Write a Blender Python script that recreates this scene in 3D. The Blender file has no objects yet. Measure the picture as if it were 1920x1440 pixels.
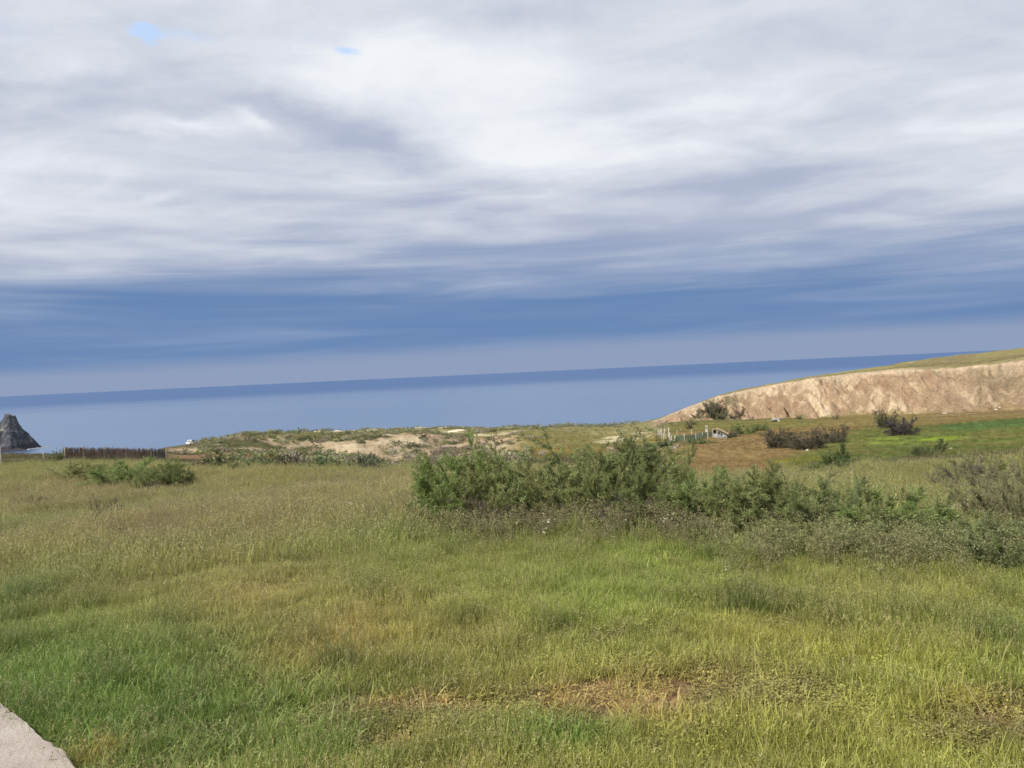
import bpy, math, random
import numpy as np
R = math.radians
C = bpy.context.scene.collection
scene = bpy.context.scene

# ------------------------------------------------------------------ camera
F = 1440.0                      # focal length in pixels of a 1920 x 1440 frame
ROLL, PITCH, EYE = R(2.665), math.atan(21.7 / F), 2.16
Fw = np.array([0, math.cos(PITCH), -math.sin(PITCH)])
R0 = np.array([1.0, 0, 0]); U0 = np.array([0, math.sin(PITCH), math.cos(PITCH)])
Rv = math.cos(ROLL) * R0 - math.sin(ROLL) * U0
Uv = math.sin(ROLL) * R0 + math.cos(ROLL) * U0
from mathutils import Matrix, Vector
cam_d = bpy.data.cameras.new('camera'); cam = bpy.data.objects.new('camera', cam_d); C.objects.link(cam)
cam_d.sensor_width = 36; cam_d.lens = 36 * F / 1920; cam_d.clip_end = 200000; cam_d.clip_start = 0.1
M = Matrix.Identity(4)
for i in range(3):
    M[i][0], M[i][1], M[i][2] = Rv[i], Uv[i], -Fw[i]
M[2][3] = EYE
cam.matrix_world = M
scene.camera = cam

def ray(px, py):
    d = Fw + (px - 960) / F * Rv + (720 - py) / F * Uv
    return d / np.linalg.norm(d)

# ------------------------------------------------------------------ sun and exposure
SUN_DIR = np.array([-0.68, -0.33, 0.80]); SUN_DIR /= np.linalg.norm(SUN_DIR)
sd = bpy.data.lights.new('sun', 'SUN'); sun = bpy.data.objects.new('sun', sd); C.objects.link(sun)
sd.energy = 5.0; sd.angle = R(0.6); sd.color = (1.0, 0.95, 0.86)
sun.rotation_euler = Vector(-SUN_DIR).to_track_quat('-Z', 'Y').to_euler()
scene.view_settings.view_transform = 'Standard'; scene.view_settings.look = 'None'
scene.view_settings.gamma = 1; scene.view_settings.use_curve_mapping = False
scene.view_settings.exposure = 0.0
scene.cycles.max_bounces = 6; scene.cycles.transparent_max_bounces = 8

# ------------------------------------------------------------------ node helper
class NT:
    def __init__(s, tree): s.t = tree; s.L = tree.links
    def n(s, typ, **kw):
        nd = s.t.nodes.new(typ)
        for k, v in kw.items(): setattr(nd, k, v)
        return nd
    def put(s, sock, v):
        if hasattr(v, 'is_output'): s.L.new(v, sock)
        else: sock.default_value = v
    def math(s, op, a, b=0.0, c=None, clamp=False):
        nd = s.n('ShaderNodeMath', operation=op, use_clamp=clamp)
        s.put(nd.inputs[0], a); s.put(nd.inputs[1], b)
        if c is not None: s.put(nd.inputs[2], c)
        return nd.outputs[0]
    def vmath(s, op, a, b=None):
        nd = s.n('ShaderNodeVectorMath', operation=op)
        s.put(nd.inputs[0], a)
        if b is not None: s.put(nd.inputs[1], b)
        return nd.outputs['Value'] if op in ('DOT_PRODUCT', 'LENGTH') else nd.outputs['Vector']
    def scale(s, a, f):
        nd = s.n('ShaderNodeVectorMath', operation='SCALE'); s.put(nd.inputs[0], a); s.put(nd.inputs['Scale'], f); return nd.outputs[0]
    def noise(s, vec, scale, detail=5, rough=0.55, dist=0.0):
        nd = s.n('ShaderNodeTexNoise')
        if vec is not None: s.put(nd.inputs['Vector'], vec)
        s.put(nd.inputs['Scale'], scale); s.put(nd.inputs['Detail'], detail); s.put(nd.inputs['Roughness'], rough); s.put(nd.inputs['Distortion'], dist)
        return nd.outputs
    def ramp(s, fac, stops, interp='LINEAR'):
        nd = s.n('ShaderNodeValToRGB'); cr = nd.color_ramp; cr.interpolation = interp
        while len(cr.elements) < len(stops): cr.elements.new(0.5)
        for e, (p, c) in zip(cr.elements, stops): e.position = p; e.color = (*c, 1) if len(c) == 3 else c
        s.put(nd.inputs[0], fac); return nd.outputs[0]
    def mix(s, f, a, b, mode='MIX'):
        nd = s.n('ShaderNodeMix', data_type='RGBA', blend_type=mode); nd.clamp_factor = True
        s.put(nd.inputs[0], f)
        for i, v in ((6, a), (7, b)): s.put(nd.inputs[i], (*v, 1) if isinstance(v, tuple) and len(v) == 3 else v)
        return nd.outputs[2]
    def ss(s, v, a, b):
        nd = s.n('ShaderNodeMapRange', interpolation_type='SMOOTHSTEP')
        s.put(nd.inputs[0], v); nd.inputs[1].default_value = a; nd.inputs[2].default_value = b
        return nd.outputs[0]
    def comb(s, x, y, z):
        nd = s.n('ShaderNodeCombineXYZ'); s.put(nd.inputs[0], x); s.put(nd.inputs[1], y); s.put(nd.inputs[2], z); return nd.outputs[0]

# ------------------------------------------------------------------ sky
def build_world():
    w = bpy.data.worlds.new('World'); scene.world = w; w.use_nodes = True
    t = w.node_tree; t.nodes.clear(); q = NT(t)
    tc = q.n('ShaderNodeTexCoord'); D = q.vmath('NORMALIZE', tc.outputs['Generated'])
    sky = q.n('ShaderNodeTexSky', sky_type='NISHITA'); sky.sun_disc = False
    sky.sun_elevation = math.asin(SUN_DIR[2]); sky.sun_rotation = math.atan2(SUN_DIR[0], SUN_DIR[1])
    blue = q.n('ShaderNodeBackground'); q.L.new(sky.outputs[0], blue.inputs[0]); blue.inputs[1].default_value = 0.15
    sp = q.n('ShaderNodeSeparateXYZ'); q.L.new(D, sp.inputs[0]); x, y, z = sp.outputs
    zz = q.math('MAXIMUM', z, 0.0)
    den = q.math('ADD', zz, 0.06)
    P = q.comb(q.math('DIVIDE', x, den), q.math('DIVIDE', y, den), 0.0)      # point on the cloud deck
    warp = q.noise(P, 0.8, 3, 0.5)['Color']
    Pw = q.vmath('ADD', P, q.scale(q.vmath('SUBTRACT', warp, (0.5, 0.5, 0.5)), 0.9))
    stretch = q.vmath('MULTIPLY', Pw, (0.8, 1.05, 1.0))
    big = q.noise(stretch, 0.85, 4, 0.5)['Fac']
    mid = q.noise(q.vmath('MULTIPLY', Pw, (0.8, 1.3, 1.0)), 1.7, 5, 0.5)['Fac']
    # long low streaks seen near the horizon
    low = q.comb(q.math('MULTIPLY', q.math('ARCTAN2', x, y), 1.6), q.math('MULTIPLY', z, 26.0), 0.3)
    streak = q.noise(low, 1.7, 5, 0.52, 0.5)['Fac']
    streak2 = q.noise(q.vmath('ADD', low, (7.3, 2.1, 4.0)), 0.8, 4, 0.55, 0.5)['Fac']
    # where single clouds and gaps stand in the sky
    Dw = q.vmath('ADD', D, q.vmath('MULTIPLY', q.vmath('SUBTRACT', q.noise(q.vmath('MULTIPLY', D, (1, 1, 2.2)), 9.0, 5, 0.6)['Color'], (0.5, 0.5, 0.5)), (0.10, 0.10, 0.055)))
    def blob(px, py, rx, ry, tilt=0.0, warped=True):
        c = ray(px, py); r = math.cos(R(tilt)) * Rv + math.sin(R(tilt)) * Uv
        r = r - c * r.dot(c); r /= np.linalg.norm(r); u = np.cross(r, c)
        v = Dw if warped else D
        a = q.vmath('DOT_PRODUCT', v, tuple(r * F / rx)); b = q.vmath('DOT_PRODUCT', v, tuple(u * F / ry))
        g = q.math('POWER', math.e, q.math('MULTIPLY', q.math('ADD', q.math('MULTIPLY', a, a), q.math('MULTIPLY', b, b)), -1.0))
        return q.math('MULTIPLY', g, q.math('GREATER_THAN', q.vmath('DOT_PRODUCT', D, tuple(c)), 0.3))
    puff = q.noise(q.vmath('ADD', q.vmath('MULTIPLY', Pw, (0.9, 1.25, 1.0)), q.scale(q.noise(P, 3.0, 4, 0.6)['Color'], 0.35)), 3.6, 7, 0.58)['Fac']
    val = q.math('ADD', q.math('MULTIPLY', big, 0.85), q.math('MULTIPLY', mid, 0.65))
    val = q.math('ADD', val, q.math('MULTIPLY', q.math('SUBTRACT', puff, 0.5), q.math('MULTIPLY', q.ss(z, 0.08, 0.30), 0.42)))
    val = q.math('ADD', val, q.math('MULTIPLY', q.math('SUBTRACT', streak, 0.5), q.math('SUBTRACT', 0.26, q.math('MULTIPLY', q.ss(z, 0.10, 0.30), 0.24))))
    for a, px, py, rx, ry, tl in ((0.34, 960, 240, 190, 90, 0), (0.22, 480, 120, 330, 60, -4), (0.16, 740, 130, 300, 80, 0), (0.30, 340, 236, 130, 16, -3), (0.26, 455, 225, 60, 12, -22),
                                  (0.22, 290, 371, 50, 10, 0), (0.16, 1400, 215, 150, 60, 0), (0.12, 1300, 60, 240, 60, 0), (-0.20, 560, 215, 230, 34, -20), (-0.15, 740, 280, 110, 34, -22),
                                  (-0.17, 130, 190, 300, 60, -8), (-0.10, 1190, 205, 90, 30, -8), (-0.10, 1500, 310, 300, 24, 4), (-0.10, 900, 355, 240, 18, 0), (-0.12, 1080, 25, 190, 40, 0),
                                  (-0.10, 500, 320, 330, 24, 2), (0.12, 60, 130, 90, 14, 0), (0.10, 40, 175, 90, 12, 0), (0.06, 200, 290, 260, 30, 0), (0.08, 1750, 130, 200, 30, 8), (-0.06, 1700, 210, 220, 20, 4)):
        val = q.math('ADD', val, q.math('MULTIPLY', blob(px, py, rx, ry, tl), a))
    el = q.math('MULTIPLY', q.math('ARCSINE', z), 57.2958)
    # towards the horizon the deck is seen edge on through rain and thick blue air
    front = q.math('MAXIMUM', q.math('DIVIDE', y, q.math('SQRT', q.math('ADD', q.math('MULTIPLY', x, x), q.math('ADD', q.math('MULTIPLY', y, y), 1e-6)))), 0.5)   # the far edge of the deck is a straight front
    elf = q.math('DIVIDE', el, front)
    layer = q.math('MULTIPLY', q.math('SUBTRACT', q.noise(q.comb(q.math('MULTIPLY', q.math('ARCTAN2', x, y), 1.3), q.math('MULTIPLY', z, 13.0), 2.0), 1.3, 5, 0.5, 0.6)['Fac'], 0.5), q.math('SUBTRACT', 1.0, q.ss(z, 0.20, 0.36)))
    val = q.math('ADD', val, q.math('MULTIPLY', layer, 0.75))
    elw = q.math('ADD', q.math('ADD', elf, q.math('MULTIPLY', x, 1.0)), q.math('ADD', q.math('MULTIPLY', q.math('SUBTRACT', streak, 0.5), 6.0), q.math('MULTIPLY', q.math('SUBTRACT', streak2, 0.5), 2.5)))
    val = q.math('SUBTRACT', val, q.math('MULTIPLY', 0.30, q.math('SUBTRACT', 1.0, q.ss(elf, 7.5, 16.5))))
    cloud = q.ramp(q.ss(val, 0.31, 1.18), [(0.0, (0.42, 0.475, 0.62)), (0.25, (0.545, 0.59, 0.70)), (0.5, (0.645, 0.685, 0.77)), (0.75, (0.74, 0.77, 0.85)), (1.0, (0.88, 0.91, 0.94))])
    bank = q.ramp(streak, [(0.2, (0.128, 0.232, 0.448)), (0.5, (0.158, 0.262, 0.472)), (0.8, (0.235, 0.33, 0.53))])
    deck = q.mix(q.ss(elw, 4.7, 11.3), bank, cloud)
    mistw = q.math('ADD', elf, q.math('MULTIPLY', q.math('SUBTRACT', streak2, 0.5), 1.6))
    deck = q.mix(q.ss(mistw, 1.3, 2.8), (0.275, 0.345, 0.51), deck)
    cb = q.n('ShaderNodeBackground'); q.L.new(deck, cb.inputs[0]); cb.inputs[1].default_value = 1.0
    hole = q.math('ADD', q.math('ADD', blob(286, 67, 22, 11), q.math('MULTIPLY', blob(340, 64, 80, 14), 0.55)), q.math('ADD', q.math('MULTIPLY', blob(652, 95, 28, 11), 0.9), q.math('MULTIPLY', blob(10, 58, 60, 22), 0.35)))
    hole = q.math('ADD', hole, q.math('MULTIPLY', blob(575, 76, 24, 10), 0.35))
    gap = q.math('MULTIPLY', q.ss(hole, 0.15, 1.0), 0.75)
    veil = q.n('ShaderNodeBackground'); veil.inputs[0].default_value = (0.27, 0.36, 0.48, 1); thin = q.n('ShaderNodeAddShader'); q.L.new(blue.outputs[0], thin.inputs[0]); q.L.new(veil.outputs[0], thin.inputs[1])
    mx = q.n('ShaderNodeMixShader'); q.L.new(gap, mx.inputs[0]); q.L.new(cb.outputs[0], mx.inputs[1]); q.L.new(thin.outputs[0], mx.inputs[2])
    o = q.n('ShaderNodeOutputWorld'); q.L.new(mx.outputs[0], o.inputs[0])
build_world()

# ------------------------------------------------------------------ numeric noise
_rs = np.random.RandomState(7); _tab = _rs.rand(256, 256)
def vnoise(x, y, seed=0):
    x = np.asarray(x, float) + seed * 17.31; y = np.asarray(y, float) + seed * 9.77
    xi = np.floor(x).astype(int); yi = np.floor(y).astype(int); fx = x - xi; fy = y - yi
    fx = fx * fx * (3 - 2 * fx); fy = fy * fy * (3 - 2 * fy)
    g = lambda a, b: _tab[a & 255, b & 255]
    return (g(xi, yi) * (1 - fx) + g(xi + 1, yi) * fx) * (1 - fy) + (g(xi, yi + 1) * (1 - fx) + g(xi + 1, yi + 1) * fx) * fy
def fbm(x, y, oct=4, seed=0, gain=0.5):
    s = 0; a = 1; n = 0
    for i in range(oct):
        s = s + a * vnoise(x * 2 ** i, y * 2 ** i, seed + i * 3); n += a; a *= gain
    return s / n
def ridge(x, y, oct=4, seed=0):
    s = 0; a = 1; n = 0
    for i in range(oct):
        s = s + a * (1 - np.abs(2 * vnoise(x * 2 ** i, y * 2 ** i, seed + i * 5) - 1)); n += a; a *= 0.5
    return s / n
def sst(v, a, b):
    t = np.clip((v - a) / (b - a), 0, 1); return t * t * (3 - 2 * t)
def lerp(a, b, t):
    t = np.asarray(t)[..., None]; return a * (1 - t) + np.asarray(b) * t

# ------------------------------------------------------------------ land form: heights (relative to the eye) along bearings
COL = [  # picture column of the bearing, then (distance, depression px) of meadow edge, dip, slope foot, slope top, crest
    (-500, (60, 125), (75, 115), (90, 108), (95, 107), (100, 106)),
    (0, (60, 127), (75, 117), (85, 111), (90, 109), (97, 107)),
    (200, (55, 135), (72, 124), (80, 121), (85, 119), (92, 118)),
    (295, (50, 142), (85, 127), (100, 123), (110, 121), (125, 119)),
    (330, (46, 148), (85, 130), (125, 124), (165, 114), (195, 109)),
    (450, (42, 157), (90, 137), (145, 128), (160, 104), (203, 94)),
    (600, (38, 167), (90, 152), (150, 140), (167, 106), (215, 93.5)),
    (750, (34, 177), (80, 169), (130, 163), (162, 114), (225, 98.5)),
    (850, (31, 185), (75, 173), (135, 158), (163, 118), (232, 100)),
    (1000, (30, 192), (75, 168), (128, 141), (165, 117), (240, 104.5)),
    (1150, (29, 200), (80, 165), (150, 141), (200, 119), (245, 108)),
    (1210, (27, 210), (70, 174), (180, 128), (240, 105), (252, 104)),
    (1240, (26, 216), (65, 180), (238, 109), (250, 100), (262, 99)),
    (1300, (25, 220), (62, 183), (242, 107), (257, 77.5), (275, 76.5)),
    (1350, (25, 221), (62, 183), (240, 108.5), (255, 63), (275, 61)),
    (1400, (25, 221), (62, 183), (237, 110), (251, 53), (275, 50)),
    (1550, (25, 221), (62, 180), (228, 112), (242, 37), (300, 30)),
    (1700, (25, 221), (62, 180), (222, 114), (236, 28), (310, 15)),
    (1800, (25, 221), (62, 178), (216, 116), (231, 31), (320, 5)),
    (1920, (25, 221), (62, 176), (210, 114), (225, 22), (330, -2)),
    (2400, (25, 221), (62, 176), (205, 114), (220, 12), (330, -20)),
]
NEAR = [(0.0, -2.16), (4.2, -2.16), (6.4, -2.20), (8.2, -2.27), (11.5, -2.43), (16, -2.70), (24, -3.35)]
yh = lambda px: 743 - 0.0465 * px
_az, _D, _Z = [], [], []
def _az_of(px, v=130):
    r = ray(px, yh(px) + v); return math.atan2(r[0], r[1])
for c in COL:
    _az.append(_az_of(c[0]))
    near = NEAR[:-1] + [(24 - 5 * min(max((c[0] - 1150) / 90, 0), 1), -3.35 + 0.27 * min(max((c[0] - 1150) / 90, 0), 1))]
    _D.append([n[0] for n in near] + [k[0] for k in c[1:]] + [c[5][0] + 45])
    _Z.append([n[1] for n in near] + [-k[0] * k[1] / F * math.cos(_az[-1]) for k in c[1:]] + [-52.0])
for s, i in ((math.pi, 1), (-math.pi, 0)):
    flat = ([n[0] for n in NEAR] + [60, 110, 170, 230, 320, 380], [-2.16, -2.1, -2.05, -2.0, -1.9, -1.7, -1.4] + [0, 2, 4, 5, 6, 6])
    if i: _az.append(s); _D.append(flat[0]); _Z.append(flat[1])
    else: _az.insert(0, s); _D.insert(0, flat[0]); _Z.insert(0, flat[1])
_az = np.array(_az); _D = np.array(_D, float); _Z = np.array(_Z, float); NK = _D.shape[1]
_Xs = np.array([-6000] + [c[0] for c in COL] + [8000], float)
def bearing_col(az): return np.interp(az, _az, _Xs)

def land(x, y, full=False):
    """height above the datum of the land at (x, y); with full also the bearing column, distance, zone and position in the zone"""
    x = np.asarray(x, float); y = np.asarray(y, float)
    d = np.hypot(x, y); az = np.arctan2(x, y)
    # the zone edges wander a little
    wob = (fbm(az * 30, d * 0 + 1.0, 4, 3) - 0.5)
    z = np.full(x.shape, -52.0); zone = np.zeros(x.shape, int); tt = np.zeros(x.shape)
    Dk = [np.interp(az, _az, _D[:, k]) for k in range(NK)]; Zk = [np.interp(az, _az, _Z[:, k]) for k in range(NK)]
    for k in (9, 10, 11): Dk[k] = Dk[k] + wob * np.array([0, 14, 10, 6])[k - 8] * sst(d, 60, 110)
    for k in range(NK - 1):
        m = (d >= Dk[k]) & (d < Dk[k + 1])
        t = np.where(m, (d - Dk[k]) / np.maximum(Dk[k + 1] - Dk[k], 1e-6), 0)
        z = np.where(m, Zk[k] + (Zk[k + 1] - Zk[k]) * t, z); zone = np.where(m, k, zone); tt = np.where(m, t, tt)
    zone = np.where(d >= Dk[NK - 1], NK - 1, zone)
    X = bearing_col(az)
    # relief
    z = z + 0.10 * (fbm(x / 2.6, y / 2.6, 3, 1) - 0.5) * sst(d, 3, 7)
    z = z + 0.5 * (fbm(x / 14, y / 14, 3, 2) - 0.5) * sst(d, 18, 50)
    inview = sst(az, R(-60), R(-40)) * (1 - sst(az, R(42), R(60)))
    bad = sst(X, 320, 420) * (1 - sst(X, 960, 1060)) * sst(d, 85, 125) * (1 - 0.65 * sst(d, 168, 200)) * inview
    s = az * d
    z = z + bad * (2.6 * (ridge(s / 15, d / 18, 4, 5) - 0.62) + 0.9 * (fbm(s / 3.2, d / 3.5, 3, 6) - 0.5))
    # gully below the meadow between columns 690 and 860
    g = np.exp(-((X - 775) / 70) ** 2) * sst(d, 40, 70) * (1 - sst(d, 120, 150)); z = z - 1.2 * g * ridge(s / 9, d / 30, 3, 8)
    bl = sst(X, 1215, 1330) * inview
    wf = np.where(zone == 9, np.clip(np.minimum(tt, 1 - tt) * 5, 0, 1) * (0.5 + 0.5 * (1 - tt)), 0) * bl
    sl = s + 0.30 * d + 2.2 * (fbm(s / 6, d / 6, 3, 31) - .5)
    rib = ridge(sl / 6.5, d / 26, 3, 11); rib2 = ridge(sl / 3.0, d / 16, 3, 17)
    z = z + wf * (4.4 * (rib - 0.64) + 6.0 * (rib2 ** 2 - 0.43) + 1.0 * (fbm(sl / 0.9, d / 1.6, 3, 12) - 0.5))
    # lip of harder ground under the edge, broken in places
    lip = np.where((zone == 9) & (tt > 0.72) & (tt < 0.90), 1.0, 0) * bl * sst(vnoise(s / 5, s * 0, 14), 0.35, 0.6)
    z = z - 2.0 * lip
    z = z + np.where((zone == 8), 0.8 * (fbm(s / 9, d / 9, 3, 15) - 0.5) * sst(tt, 0.6, 1), 0) * bl
    z = z + bl * 1.1 * (fbm(s / 2.2, d / 6, 3, 41) - .5) * np.where(zone == 10, 1 - sst(tt, 0, .15), np.where(zone == 9, sst(tt, .8, 1), 0))
    top = np.where(zone == 10, 1.0, 0) * bl
    z = z + top * 0.7 * (fbm(s / 12, d / 12, 3, 16) - 0.5)
    if full: return z + EYE, X, d, zone, tt
    return z + EYE
_dd = np.concatenate([np.arange(2, 60, 0.05), np.arange(60, 420, 0.25)])
def ground_at(px, py, dmin=0.0):
    """first point where the sight line of the photograph meets the land"""
    r = ray(px, py); h = math.hypot(r[0], r[1]); x = _dd * r[0] / h; y = _dd * r[1] / h
    zr = EYE + _dd * r[2] / h; hit = np.where((land(x, y) >= zr) & (_dd >= dmin))[0]
    i = hit[0] if len(hit) else len(_dd) - 1
    return np.array([x[i], y[i], float(land(x[i:i + 1], y[i:i + 1])[0])])
def at_dist(px, d):
    """land point at a distance on the bearing of a picture column"""
    a = _az_of(px); x = d * math.sin(a); y = d * math.cos(a)
    return np.array([x, y, float(land(np.array([x]), np.array([y]))[0])])

# ------------------------------------------------------------------ mesh helpers
def new_mesh(name, verts, faces=None, tris=None, mats=(), mat_idx=None, smooth=False, attrs=None):
    """faces: list of index tuples, or tris: an (n, k) index array"""
    me = bpy.data.meshes.new(name)
    verts = np.asarray(verts, np.float32)
    if tris is not None:
        tris = np.asarray(tris, np.int32); n, k = tris.shape
        me.vertices.add(len(verts)); me.vertices.foreach_set('co', verts.ravel())
        me.loops.add(n * k); me.loops.foreach_set('vertex_index', tris.ravel())
        me.polygons.add(n); me.polygons.foreach_set('loop_start', np.arange(0, n * k, k, dtype=np.int32))
        me.update(calc_edges=True)
    else:
        me.from_pydata([tuple(v) for v in verts], [], faces)
    for m in mats: me.materials.append(m)
    if mat_idx is not None: me.polygons.foreach_set('material_index', np.asarray(mat_idx, np.int32))
    me.polygons.foreach_set('use_smooth', np.full(len(me.polygons), smooth))
    for an, (dom, typ, data) in (attrs or {}).items():
        a = me.attributes.new(an, typ, dom)
        a.data.foreach_set({'FLOAT_COLOR': 'color', 'FLOAT_VECTOR': 'vector'}.get(typ, 'value'), np.asarray(data).ravel())
    me.update()
    return me
def obj(name, me, parent=None, loc=(0, 0, 0), rot=(0, 0, 0), scale=(1, 1, 1), col=None):
    o = bpy.data.objects.new(name, me); col = col or C; col.objects.link(o)
    o.location = loc; o.rotation_euler = rot; o.scale = scale
    if parent: o.parent = parent
    return o
def tag(o, label=None, cat=None, group=None, kind=None):
    if label: o['label'] = label
    if cat: o['category'] = cat
    if group: o['group'] = group
    if kind: o['kind'] = kind
    return o
class MB:
    """collects boxes, tubes and sheets into one mesh"""
    def __init__(s): s.v = []; s.f = []
    def add(s, v, f):
        b = len(s.v); s.v += [tuple(p) for p in v]; s.f += [tuple(b + i for i in q) for q in f]
    def box(s, c, size, rz=0.0, jit=0.0, rng=random):
        x, y, z = (k / 2 for k in size); ca, sa = math.cos(rz), math.sin(rz); v = []
        for dx, dy, dz in ((-x, -y, -z), (x, -y, -z), (x, y, -z), (-x, y, -z), (-x, -y, z), (x, -y, z), (x, y, z), (-x, y, z)):
            dx += rng.uniform(-jit, jit); dy += rng.uniform(-jit, jit); dz += rng.uniform(-jit, jit)
            v.append((c[0] + dx * ca - dy * sa, c[1] + dx * sa + dy * ca, c[2] + dz))
        s.add(v, [(0, 3, 2, 1), (4, 5, 6, 7), (0, 1, 5, 4), (1, 2, 6, 5), (2, 3, 7, 6), (3, 0, 4, 7)])
    def tube(s, pts, rad, n=6):
        pts = [np.array(p, float) for p in pts]; v = []; f = []
        for i, p in enumerate(pts):
            t = pts[min(i + 1, len(pts) - 1)] - pts[max(i - 1, 0)]; t = t / (np.linalg.norm(t) + 1e-9)
            a = np.cross(t, (0.3, 0.9, 0.1) if abs(t[2]) > 0.8 else (0, 0, 1)); a /= np.linalg.norm(a); b = np.cross(t, a)
            r = rad[i] if hasattr(rad, '__len__') else rad
            for k in range(n):
                w = 2 * math.pi * k / n; v.append(p + r * (math.cos(w) * a + math.sin(w) * b))
        for i in range(len(pts) - 1):
            for k in range(n):
                f.append((i * n + k, i * n + (k + 1) % n, (i + 1) * n + (k + 1) % n, (i + 1) * n + k))
        f.append(tuple(range(n))[::-1]); f.append(tuple((len(pts) - 1) * n + k for k in range(n)))
        s.add(v, f)
    def prism(s, poly, z0, z1):
        n = len(poly); s.add([(x, y, z0) for x, y in poly] + [(x, y, z1) for x, y in poly],
                             [tuple(range(n))[::-1], tuple(range(n, 2 * n))] + [(i, (i + 1) % n, n + (i + 1) % n, n + i) for i in range(n)])
    def mesh(s, name, mat, smooth=False): return new_mesh(name, s.v, faces=s.f, mats=[mat], smooth=smooth)
    def build(s, name, mat, parent=None, smooth=False, **kw): return obj(name, s.mesh(name, mat, smooth), parent, **kw)

# ------------------------------------------------------------------ materials
def mat_base(name, rough=0.8, spec=0.3):
    m = bpy.data.materials.new(name); m.use_nodes = True; t = m.node_tree; q = NT(t)
    b = t.nodes['Principled BSDF']; b.inputs['Roughness'].default_value = rough; b.inputs['Specular IOR Level'].default_value = spec
    return m, q, b
def mat_plain(name, col, var=0.25, scale=6.0, rough=0.75, bump=0.15, spec=0.3, bscale=None):
    m, q, b = mat_base(name, rough, spec)
    g = q.n('ShaderNodeTexCoord').outputs['Object']
    n = q.noise(g, scale, 6, 0.6)['Fac']
    lo = tuple(c * (1 - var) for c in col); hi = tuple(min(1, c * (1 + var)) for c in col)
    q.L.new(q.ramp(n, [(0.3, lo), (0.7, hi)]), b.inputs['Base Color'])
    bp = q.n('ShaderNodeBump'); bp.inputs['Strength'].default_value = bump
    q.L.new(q.noise(g, bscale or scale * 6, 4, 0.6)['Fac'], bp.inputs['Height']); q.L.new(bp.outputs[0], b.inputs['Normal'])
    return m
def mat_leaf(name, attr=None, trans=0.35, rough=0.6, var=0.35, spec=0.25, fixed=None):
    """thin leaf: colour from the instance ('tint') or the object colour, varied leaf by leaf ('var' on the faces)"""
    m = bpy.data.materials.new(name); m.use_nodes = True; t = m.node_tree; t.nodes.clear(); q = NT(t)
    if fixed is not None:
        rgb = q.n('ShaderNodeRGB'); rgb.outputs[0].default_value = (*fixed, 1); base = rgb.outputs[0]
    elif attr:
        a = q.n('ShaderNodeAttribute', attribute_type='INSTANCER', attribute_name=attr); base = a.outputs['Color']
    else: base = q.n('ShaderNodeObjectInfo').outputs['Color']
    v = q.n('ShaderNodeAttribute', attribute_type='GEOMETRY', attribute_name='var').outputs['Fac']
    hs = q.n('ShaderNodeHueSaturation'); q.L.new(base, hs.inputs['Color'])
    q.put(hs.inputs['Value'], q.math('ADD', q.math('MULTIPLY', v, 2 * var), 1 - var))
    q.put(hs.inputs['Hue'], q.math('ADD', 0.485, q.math('MULTIPLY', v, 0.03)))
    pb = q.n('ShaderNodeBsdfPrincipled'); q.L.new(hs.outputs[0], pb.inputs['Base Color'])
    pb.inputs['Roughness'].default_value = rough; pb.inputs['Specular IOR Level'].default_value = spec
    tr = q.n('ShaderNodeBsdfTranslucent'); q.L.new(hs.outputs[0], tr.inputs['Color'])
    mx = q.n('ShaderNodeMixShader'); mx.inputs[0].default_value = trans
    q.L.new(pb.outputs[0], mx.inputs[1]); q.L.new(tr.outputs[0], mx.inputs[2])
    o = q.n('ShaderNodeOutputMaterial'); q.L.new(mx.outputs[0], o.inputs[0])
    return m
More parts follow.
